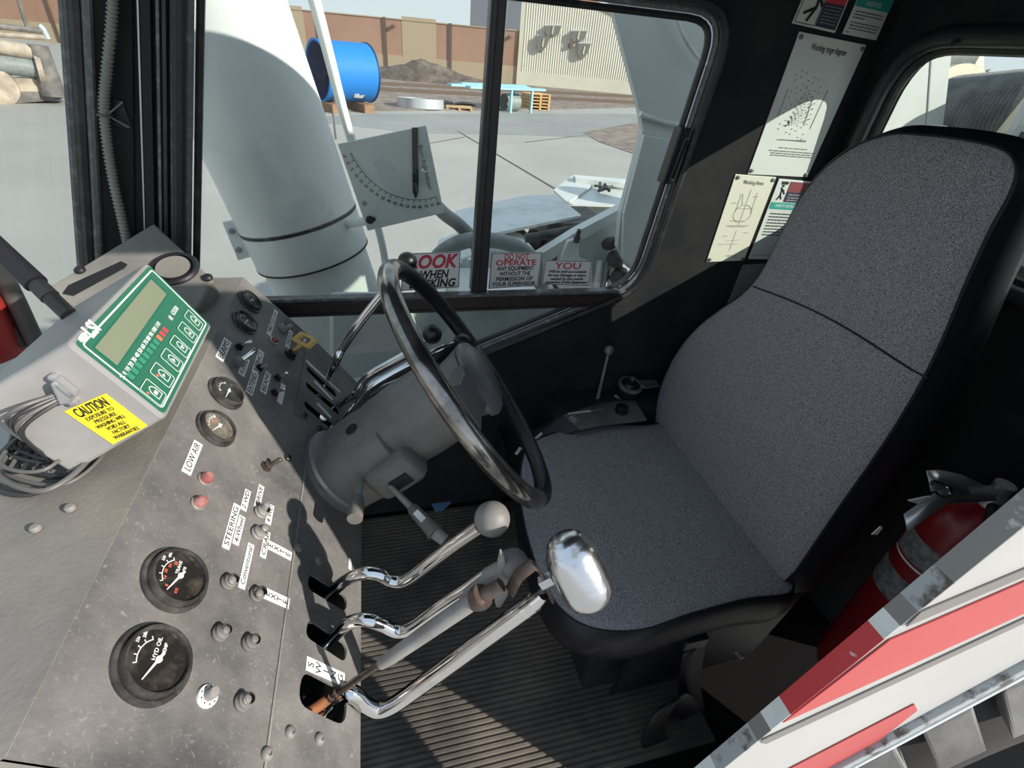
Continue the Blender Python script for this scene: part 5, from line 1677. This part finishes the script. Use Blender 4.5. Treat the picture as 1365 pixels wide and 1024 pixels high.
# seat belt lying beside the base
belt = thing('seat_belt', 'dark webbing seat belt looped on the floor beside the seat base', 'seat belt', atz(900, 980, .11))
bpts = [aty(925, 862, .385), aty(918, 915, .372), aty(925, 955, .355), aty(905, 935, .345), aty(885, 945, .335), aty(870, 985, .325), aty(905, 1005, .315), aty(945, 1000, .31)]
bpath = crom(bpts, 6)
vs = []
for p in bpath:
    wv_ = Vector((.75, .1, .25)).normalized() * .026
    vs += [p - wv_, p + wv_]
mb = MB().add(vs, [(2 * i, 2 * i + 1, 2 * i + 3, 2 * i + 2) for i in range(len(bpath) - 1)])
o = obj('webbing', mb, 'vinyl', belt, True, auto=80); sm = o.modifiers.new('solid', 'SOLIDIFY'); sm.thickness = .003
obj('buckle', MB().box(bpts[0] + Vector((0, .004, .01)), (.05, .014, .03)), 'knob_black', belt, bevel=.003)

# ================================================================== FAR-SIDE CONTROLS BESIDE THE SEAT
side = thing('side_console', 'narrow black side console with bolt and labels along the far wall', 'console', (.5, .97, .1))
SZ = .492
obj('console_body', MB().slab([(.28, .935, SZ - .10), (.40, .925, SZ - .002), (.70, .925, SZ - .002), (.70, 1.026, SZ - .002), (.40, 1.026, SZ - .002), (.28, 1.026, SZ - .10)][:1] + [(.28, 1.026, SZ - .10), (.28, 1.026, .12), (.28, .935, .12)], (.001, 0, 0)).box((.55, .978, .30), (.30, .096, .38)), 'black_paint', side)
tp_ = [atz(x, y, SZ) for x, y in ((751, 553), (802, 537), (846, 532), (862, 559), (800, 566), (773, 572))]
obj('console_plate', MB().slab(tp_, (0, 0, -.006)), 'console_black', side, bevel=.001)
obj('console_slope', MB().slab([atz(751, 553, SZ - .001), atz(773, 572, SZ - .001), atz(722, 597, .42), atz(690, 600, .40), atz(700, 580, .42)], (0, 0, -.005)), 'black_paint', side)
bc = atz(765, 559, SZ)
obj('washer', MB().lathe([(.013, 0), (.013, .002), (0, .002)], bc, EZ, 20), 'hose_grey', side)
obj('hex_bolt', MB().lathe([(.0085, .002), (.0085, .008), (.007, .009), (0, .009)], bc, EZ, 6), 'alu', side)
for (p, q, wd) in (((757, 552), (787, 548), .006), ((788, 548), (803, 546), .006)):
    a, b = atz(*p, SZ + .001), atz(*q, SZ + .001); t_ = (b - a).normalized(); s = EZ.cross(t_) * wd / 2
    obj('label_strip', MB().slab([a - s, b - s, b + s, a + s], (0, 0, .001)), 'label_white' if p[0] == 757 else 'tag_grey', side)
for (p, q, z) in (((713, 586), (726, 575), .445), ((688, 606), (694, 597), .425)):
    a, b = atz(*p, z), atz(*q, z); t_ = (b - a).normalized(); s = EZ.cross(t_) * .004
    obj('label_strip', MB().slab([a - s, b - s, b + s, a + s], (0, 0, .0015)), 'label_white', side)
o = thing('throttle_lever', 'thin upright lever with small dark ball beside the far wall', 'lever', atz(794, 543, SZ))
p0, p1 = aty(794, 542, .985), aty(811, 471, 1.0)
obj('rod', MB().tube([p0, p0.lerp(p1, .5), p1], [.0055, .0042, .0035], 10), 'hose_grey', o, True)
obj('ball_knob', MB().ball(aty(812, 467, 1.0), rad(7, p1), 16), 'rib_grey', o, True)
obj('lever_slot', MB().box(p0 + EZ * .001, (.03, .012, .006)), 'slot_dark', o)
k0 = atz(828, 549, SZ)
obj('control_knob', MB().lathe([(.016, 0), (.017, .004), (.016, .016), (.012, .018), (0, .018)], k0, EZ, 24), 'knob_black', side, True)
cup = thing('cup_bracket', 'black round bracket with capped pots against the far wall', 'bracket', aty(845, 520, .98))
c = aty(840, 514, .985)
obj('pot', MB().lathe([(.03, -.05), (.032, .0), (.028, .006), (.020, .004), (.014, .012), (0, .013)], c, (0, -.2, 1), 24), 'knob_black', cup, True)
obj('pot_rim', MB().lathe([(.034, .0), (.034, .004), (.026, .008), (.025, .004)], c, (0, -.2, 1), 24), 'rib_grey', cup, True)
obj('arm', MB().slab([c + Vector(q) for q in ((.02, .01, .004), (.085, .02, -.006), (.085, -.01, -.006), (.03, -.025, .002))], (0, 0, .006)), 'rib_grey', cup, bevel=.002)
obj('pot_cap', MB().lathe([(.006, .012), (.006, .018), (0, .019)], c + Vector((.008, .01, .002)), (0, -.2, 1), 10), 'alu', cup)
obj('strut', MB().tube([aty(820, 527, .99), aty(833, 541, .96)], .005, 8), 'hose_grey', cup, True)

# ================================================================== FIRE EXTINGUISHER
EYY = .318
ec = aty(1256, 742, EYY)
ER = .058
etop = aty(1300, 690, EYY).z
ext = thing('fire_extinguisher', 'red fire extinguisher with aluminium handle standing behind the striped side panel', 'fire extinguisher', (ec.x, ec.y, .1))
eb = Vector((ec.x, ec.y, 0))
obj('cylinder', MB().lathe([(0, .27), (ER * .9, .27), (ER, .29), (ER, etop - .03), (ER * .92, etop - .008), (ER * .7, etop + .012), (ER * .4, etop + .022), (.016, etop + .026), (.016, etop + .045), (0, etop + .045)], eb, EZ, 40), 'red_ext', ext, True)


def band(z0, z1, a0, a1, mt, nm, rr=.0008):
    mb = MB(); vs = []
    for i in range(13):
        a = a0 + (a1 - a0) * i / 12
        d = Vector((math.cos(a), math.sin(a), 0)) * (ER + rr)
        vs += [eb + d + EZ * z0, eb + d + EZ * z1]
    mb.add(vs, [(2 * i, 2 * i + 2, 2 * i + 3, 2 * i + 1) for i in range(12)])
    o = obj(nm, mb, mt, ext, True)


tow = math.atan2(-eb.y, -eb.x)
band(etop - .10, etop - .055, tow - 1.2, tow + .5, 'tag_grey', 'instruction_label')
band(etop - .108, etop - .104, tow - 1.2, tow + .3, 'label_white', 'label_line')
band(etop - .19, etop - .135, tow - 1.4, tow + .1, 'tag_grey', 'instruction_label')
ht = eb + EZ * (etop + .04)
obj('valve', MB().lathe([(.018, 0), (.018, .02), (.013, .022), (.013, .04), (0, .04)], ht - EZ * .01, EZ, 16), 'alu', ext, True)
h0 = aty(1208, 697, .285); h1 = aty(1262, 660, .30); h2 = ht + EZ * .012
hw_ = Vector((.15, .45, .3)).normalized() * .011


def strap(pts, w, nm, mt):
    vs = []
    for p in pts:
        vs += [p - w, p + w]
    o = obj(nm, MB().add(vs, [(2 * i, 2 * i + 1, 2 * i + 3, 2 * i + 2) for i in range(len(pts) - 1)]), mt, ext, True, auto=60)
    s_ = o.modifiers.new('solid', 'SOLIDIFY'); s_.thickness = .002


strap([h0, h0.lerp(h1, .5) + EZ * .002, h1, h2], hw_, 'carry_handle', 'alu')
t0 = aty(1240, 641, .30); t1 = aty(1265, 652, .31)
strap([t0, aty(1255, 640, .305), aty(1285, 645, .315), aty(1318, 660, .33)], hw_ * 1.2, 'squeeze_lever', 'alu')
obj('safety_pin', MB().tube(crom([aty(x, y, .296) for x, y in ((1243, 642), (1262, 648), (1268, 657), (1255, 662), (1244, 652))], 5, True), .0018, 6, closed=True), 'chrome', ext, True)
obj('pin_seal', MB().slab([aty(x, y, .30) for x, y in ((1211, 668), (1240, 662), (1238, 670), (1228, 673))], (0, .002, 0)), 'label_white', ext)
obj('hose', MB().tube(crom([ht + Vector((.01, -.01, .01)), aty(1325, 672, .31), aty(1318, 700, .29), aty(1300, 720, .27)], 6), .007, 10), 'vinyl', ext, True)
obj('inspection_tag', MB().slab([aty(x, y, .30) for x, y in ((1162, 713), (1174, 702), (1177, 704), (1170, 713))], (0, .001, 0)), 'label_white', ext)

# ================================================================== PLACARDS ON THE FAR WALL
def placard(name, label_, pxs, mt, cat='placard', y=WY):
    P = [aty(a, b, y - .0005) for a, b in pxs]
    t = thing(name, label_, cat, P[3])
    obj('plate', MB().slab(P, (0, -.002, 0)), mt, t, bevel=.0005)

    def pt(s, r, h=.0029):      # s across, r down
        return P[0].lerp(P[1], s).lerp(P[3].lerp(P[2], s), r) - EY * h
    pt.w = (P[1] - P[0]).length; pt.h = (P[3] - P[0]).length
    pt.u = (P[1] - P[0]).normalized(); pt.v = (P[0] - P[3]).normalized()
    return t, pt


def block(t, pt, s0, r0, s1, r1, mt, nm='print', h=.0026):
    obj(nm, MB().slab([pt(s0, r0, h), pt(s1, r0, h), pt(s1, r1, h), pt(s0, r1, h)], (0, -.0002, 0)), mt, t)


def lines(t, pt, rows, mt, th=.006, nm='print_lines', h=.0029):
    mb = MB()
    for s0, s1, r in rows:
        x = s0
        while x < s1:
            l = min(s1 - x, .04 + .07 * random.random())
            mb.slab([pt(x, r, h), pt(x + l, r, h), pt(x + l, r + th, h), pt(x, r + th, h)], (0, -.0002, 0))
            x += l + .018
    obj(nm, mb, mt, t)


def screws(t, pt, lst, r=.0045):
    for s, q in lst:
        obj('screw', MB().lathe([(r, 0), (r, .0015), (r * .6, .0025), (0, .0025)], pt(s, q, .0026), (0, -1, 0), 12), 'rib_grey', t, True)


t, pt = placard('range_chart', 'tall white working range diagram placard screwed to the far wall', ((1065, 42), (1154, 60), (1075, 236), (996, 232)), 'placard')
text('lettering', 'Working range diagram', pt(.5, .075), pt.u, pt.v, .016, 'ink', t, width=pt.w * .52)
mb = MB()
for i in range(7):
    for j in range(12):
        a = .16 + .07 * i + .02 * j * .2; r = .22 + .038 * j + .01 * i
        if (i + j) % 3: mb.slab([pt(a, r), pt(a + .018, r), pt(a + .018, r + .006), pt(a, r + .006)], (0, -.0002, 0))
for k in range(9):      # fan of boom lines
    an = .25 + .13 * k
    p = (.30, .62); L_ = .42
    q = (p[0] + math.cos(an) * L_ * .9, p[1] - math.sin(an) * L_ * .75)
    for d in range(9):
        a0_, a1_ = d / 9, d / 9 + .05
        A1, B1 = pt(p[0] + (q[0] - p[0]) * a0_, p[1] + (q[1] - p[1]) * a0_), pt(p[0] + (q[0] - p[0]) * a1_, p[1] + (q[1] - p[1]) * a1_)
        mb.tube([A1, B1], .0005, 4)
obj('diagram', mb, 'ink_grey', t)
mb = MB()
for a, b in (((.13, .36), (.13, .55)), ((.72, .33), (.70, .62)), ((.25, .72), (.72, .71)), ((.55, .4), (.58, .60))):
    mb.tube([pt(*a), pt(*b)], .0006, 4)
obj('diagram', mb, 'ink_grey', t)
lines(t, pt, [(.3, .72, .715), (.33, .8, .775)], 'ink_grey', .005)
lines(t, pt, [(.2, .95, .80), (.24, .92, .818), (.24, .95, .835)], 'ink_grey', .006)
screws(t, pt, ((.04, .03), (.96, .03), (.04, .97), (.96, .98)))

t, pt = placard('areas_chart', 'cream working areas placard with outline plan below the range diagram', ((980, 232), (1034, 236), (991, 347), (941, 349)), 'placard_cream')
text('lettering', 'Working Areas', pt(.5, .075), pt.u, pt.v, .012, 'ink_grey', t, width=pt.w * .5)
mb = MB()
def arcpts(cs, cr, rs, rr, n=24, a0=0, a1=2 * PI): return [pt(cs + rs * math.cos(a0 + (a1 - a0) * k / n), cr + rr * math.sin(a0 + (a1 - a0) * k / n)) for k in range(n + 1)]
mb.tube(arcpts(.5, .42, .22, .10), .0004, 4)
for a, b in (((.5, .15), (.5, .55)), ((.3, .36), (.72, .36)), ((.33, .2), (.42, .33)), ((.5, .62), (.5, .86)), ((.3, .74), (.68, .73)), ((.32, .78), (.66, .78)), ((.68, .18), (.7, .42)), ((.3, .2), (.3, .4))):
    mb.tube([pt(*a), pt(*b)], .0004, 4)
obj('diagram', mb, 'ink_faint', t)
lines(t, pt, [(.25, .62, .50), (.2, .78, .555), (.25, .7, .568), (.45, .72, .92), (.5, .75, .935), (.14, .26, .30), (.62, .74, .22), (.2, .32, .68), (.7, .82, .64), (.16, .28, .78)], 'ink_faint', .006)
screws(t, pt, ((.08, .03), (.95, .03), (.06, .97), (.95, .98)))

t, pt = placard('safety_placard', 'white safety placard with green banner and red header partly behind the seat', ((1038, 238), (1092, 243), (1050, 346), (997, 345)), 'placard')
block(t, pt, .30, .02, .98, .14, 'ink_maroon'); block(t, pt, .30, .14, .98, .26, 'ink_navy'); block(t, pt, .03, .27, .98, .35, 'ink_teal')
text('lettering', 'DANGER', pt(.62, .08), pt.u, pt.v, .009, 'ink_red', t)
text('lettering', 'SAFETY INSTRUCTIONS', pt(.5, .31), pt.u, pt.v, .0085, 'white_print', t, width=pt.w * .72)
lines(t, pt, [(.36, .92, .165), (.36, .9, .20), (.36, .85, .23)], 'ink_faint', .012)
lines(t, pt, [(.1, .92, .40 + .038 * k) for k in range(8)], 'ink', .012)
lines(t, pt, [(.08, .9, .94)], 'ink_grey', .006)
mb = MB()
for a, b in (((.13, .10), (.20, .13)), ((.16, .10), (.17, .18)), ((.17, .18), (.12, .24)), ((.17, .18), (.22, .23)), ((.20, .12), (.25, .17))):
    mb.tube([pt(*a), pt(*b)], .0012, 5)
mb.box(pt(.16, .075), (.005, .001, .005)); mb.box(pt(.15, .04), (.01, .001, .006)); mb.box(pt(.23, .04), (.006, .001, .006))
obj('pictogram', mb, 'ink', t)

t, pt = placard('shaded_placard', 'dark grey load placard low on the far wall beside the seat back', ((990, 353), (1040, 350), (1012, 420), (963, 420)), 'placard_shaded')
lines(t, pt, [(.1 + .1 * (k % 2), .75, .12 + .1 * k) for k in range(8)], 'ink_faint', .012)
screws(t, pt, ((.06, .06), (.06, .96)))

t, pt = placard('danger_placard', 'white placard with black electrocution figure and dark warning text', ((1079, -26), (1137, -16), (1112, 44), (1055, 31)), 'placard')
block(t, pt, .50, .02, .97, .40, 'ink_red'); block(t, pt, .50, .40, .97, .95, 'ink_navy')
lines(t, pt, [(.55, .93, .46 + .075 * k) for k in range(6)], 'ink_faint', .018)
mb = MB()
for a, b in (((.34, .30), (.36, .55)), ((.36, .55), (.14, .72)), ((.36, .55), (.26, .88)), ((.34, .30), (.48, .5)), ((.36, .35), (.25, .2))):
    mb.tube([pt(*a), pt(*b)], .0026, 6)
obj('pictogram', mb, 'ink', t)
ringb = [(.03, .05), (.48, .05), (.48, .95), (.03, .95)]
mb = MB()
for i in range(4):
    mb.tube([pt(*ringb[i]), pt(*ringb[(i + 1) % 4])], .0006, 4)
obj('border_line', mb, 'ink', t)

t, pt = placard('notice_placard', 'small placard with green header band near the top of the far wall', ((1148, -14), (1192, -4), (1167, 54), (1122, 45)), 'placard')
block(t, pt, .0, .0, 1, .36, 'ink_teal')
text('lettering', 'NOTICE', pt(.5, .26), pt.u, pt.v, .010, 'placard', t)
lines(t, pt, [(.08, .9, .45), (.08, .92, .52), (.08, .4, .59), (.08, .92, .70), (.08, .9, .77), (.08, .9, .84), (.06, .15, .93)], 'ink', .02)

# ================================================================== STICKERS ON THE GLASS
def sticker(name, lab, pxs):
    P = [aty(a, b, gy - .0008) for a, b in pxs]
    t = thing(name, lab, 'sticker', P[3])
    obj('film', MB().slab(P, (0, -.0006, 0)), 'sticker', t)
    def pt(s, r, h=.001): return P[0].lerp(P[1], s).lerp(P[3].lerp(P[2], s), r) - EY * h
    pt.w = (P[1] - P[0]).length; pt.h = (P[3] - P[0]).length
    pt.u = (P[1] - P[0]).normalized(); pt.v = (P[0] - P[3]).normalized()
    e = .012
    mb = MB()
    cs = ((e, e * 1.3), (1 - e, e * 1.3), (1 - e, 1 - e * 1.3), (e, 1 - e * 1.3))
    for i in range(4):
        mb.tube([pt(*cs[i]), pt(*cs[(i + 1) % 4])], .0007, 4)
    obj('border_line', mb, 'ink', t)
    return t, pt


t, pt = sticker('look_sticker', 'white window sticker reading LOOK WHEN BACKING in red and black', ((538, 338), (614, 335), (612, 383), (534, 388)))
text('lettering', 'LOOK', pt(.50, .26), pt.u, pt.v, .042, 'ink_red', t, shear=.3, bold=.0016, width=pt.w * .9)
text('lettering', 'WHEN', pt(.54, .60), pt.u, pt.v, .027, 'ink', t, shear=.3, bold=.0009, width=pt.w * .52)
text('lettering', 'BACKING', pt(.52, .85), pt.u, pt.v, .027, 'ink', t, shear=.3, bold=.0009, width=pt.w * .86)
t, pt = sticker('operate_sticker', 'white window sticker forbidding operation without the supervisor', ((655, 337), (723, 336), (717, 381), (651, 385)))
for s, r, sz, mt, wd in (('DO NOT', .13, .020, 'ink_red', .48), ('OPERATE', .29, .018, 'ink_red', .80), ('ANY EQUIPMENT', .45, .0135, 'ink', .74), ('WITHOUT THE', .60, .0135, 'ink', .62), ('PERMISSION OF', .75, .0135, 'ink', .74), ('YOUR SUPERVISOR', .90, .0135, 'ink', .88)):
    text('lettering', s, pt(.5, r), pt.u, pt.v, sz, mt, t, width=pt.w * wd, bold=.0004)
t, pt = sticker('you_sticker', 'smaller white window sticker headed YOU in red', ((727, 347), (789, 348), (785, 381), (722, 379)))
for s, r, sz, mt, wd in (('YOU', .22, .022, 'ink_red', .56), ('Will be held accountable', .44, .0085, 'ink', .82), ('for any Damage or Injury', .59, .0085, 'ink', .84), ('caused by the unsafe', .74, .0085, 'ink', .72), ('operation of this Equipment', .88, .0085, 'ink', .92)):
    text('lettering', s, pt(.5, r), pt.u, pt.v, sz, mt, t, width=pt.w * wd, bold=.0003, shear=0.0 if s == 'YOU' else .25)
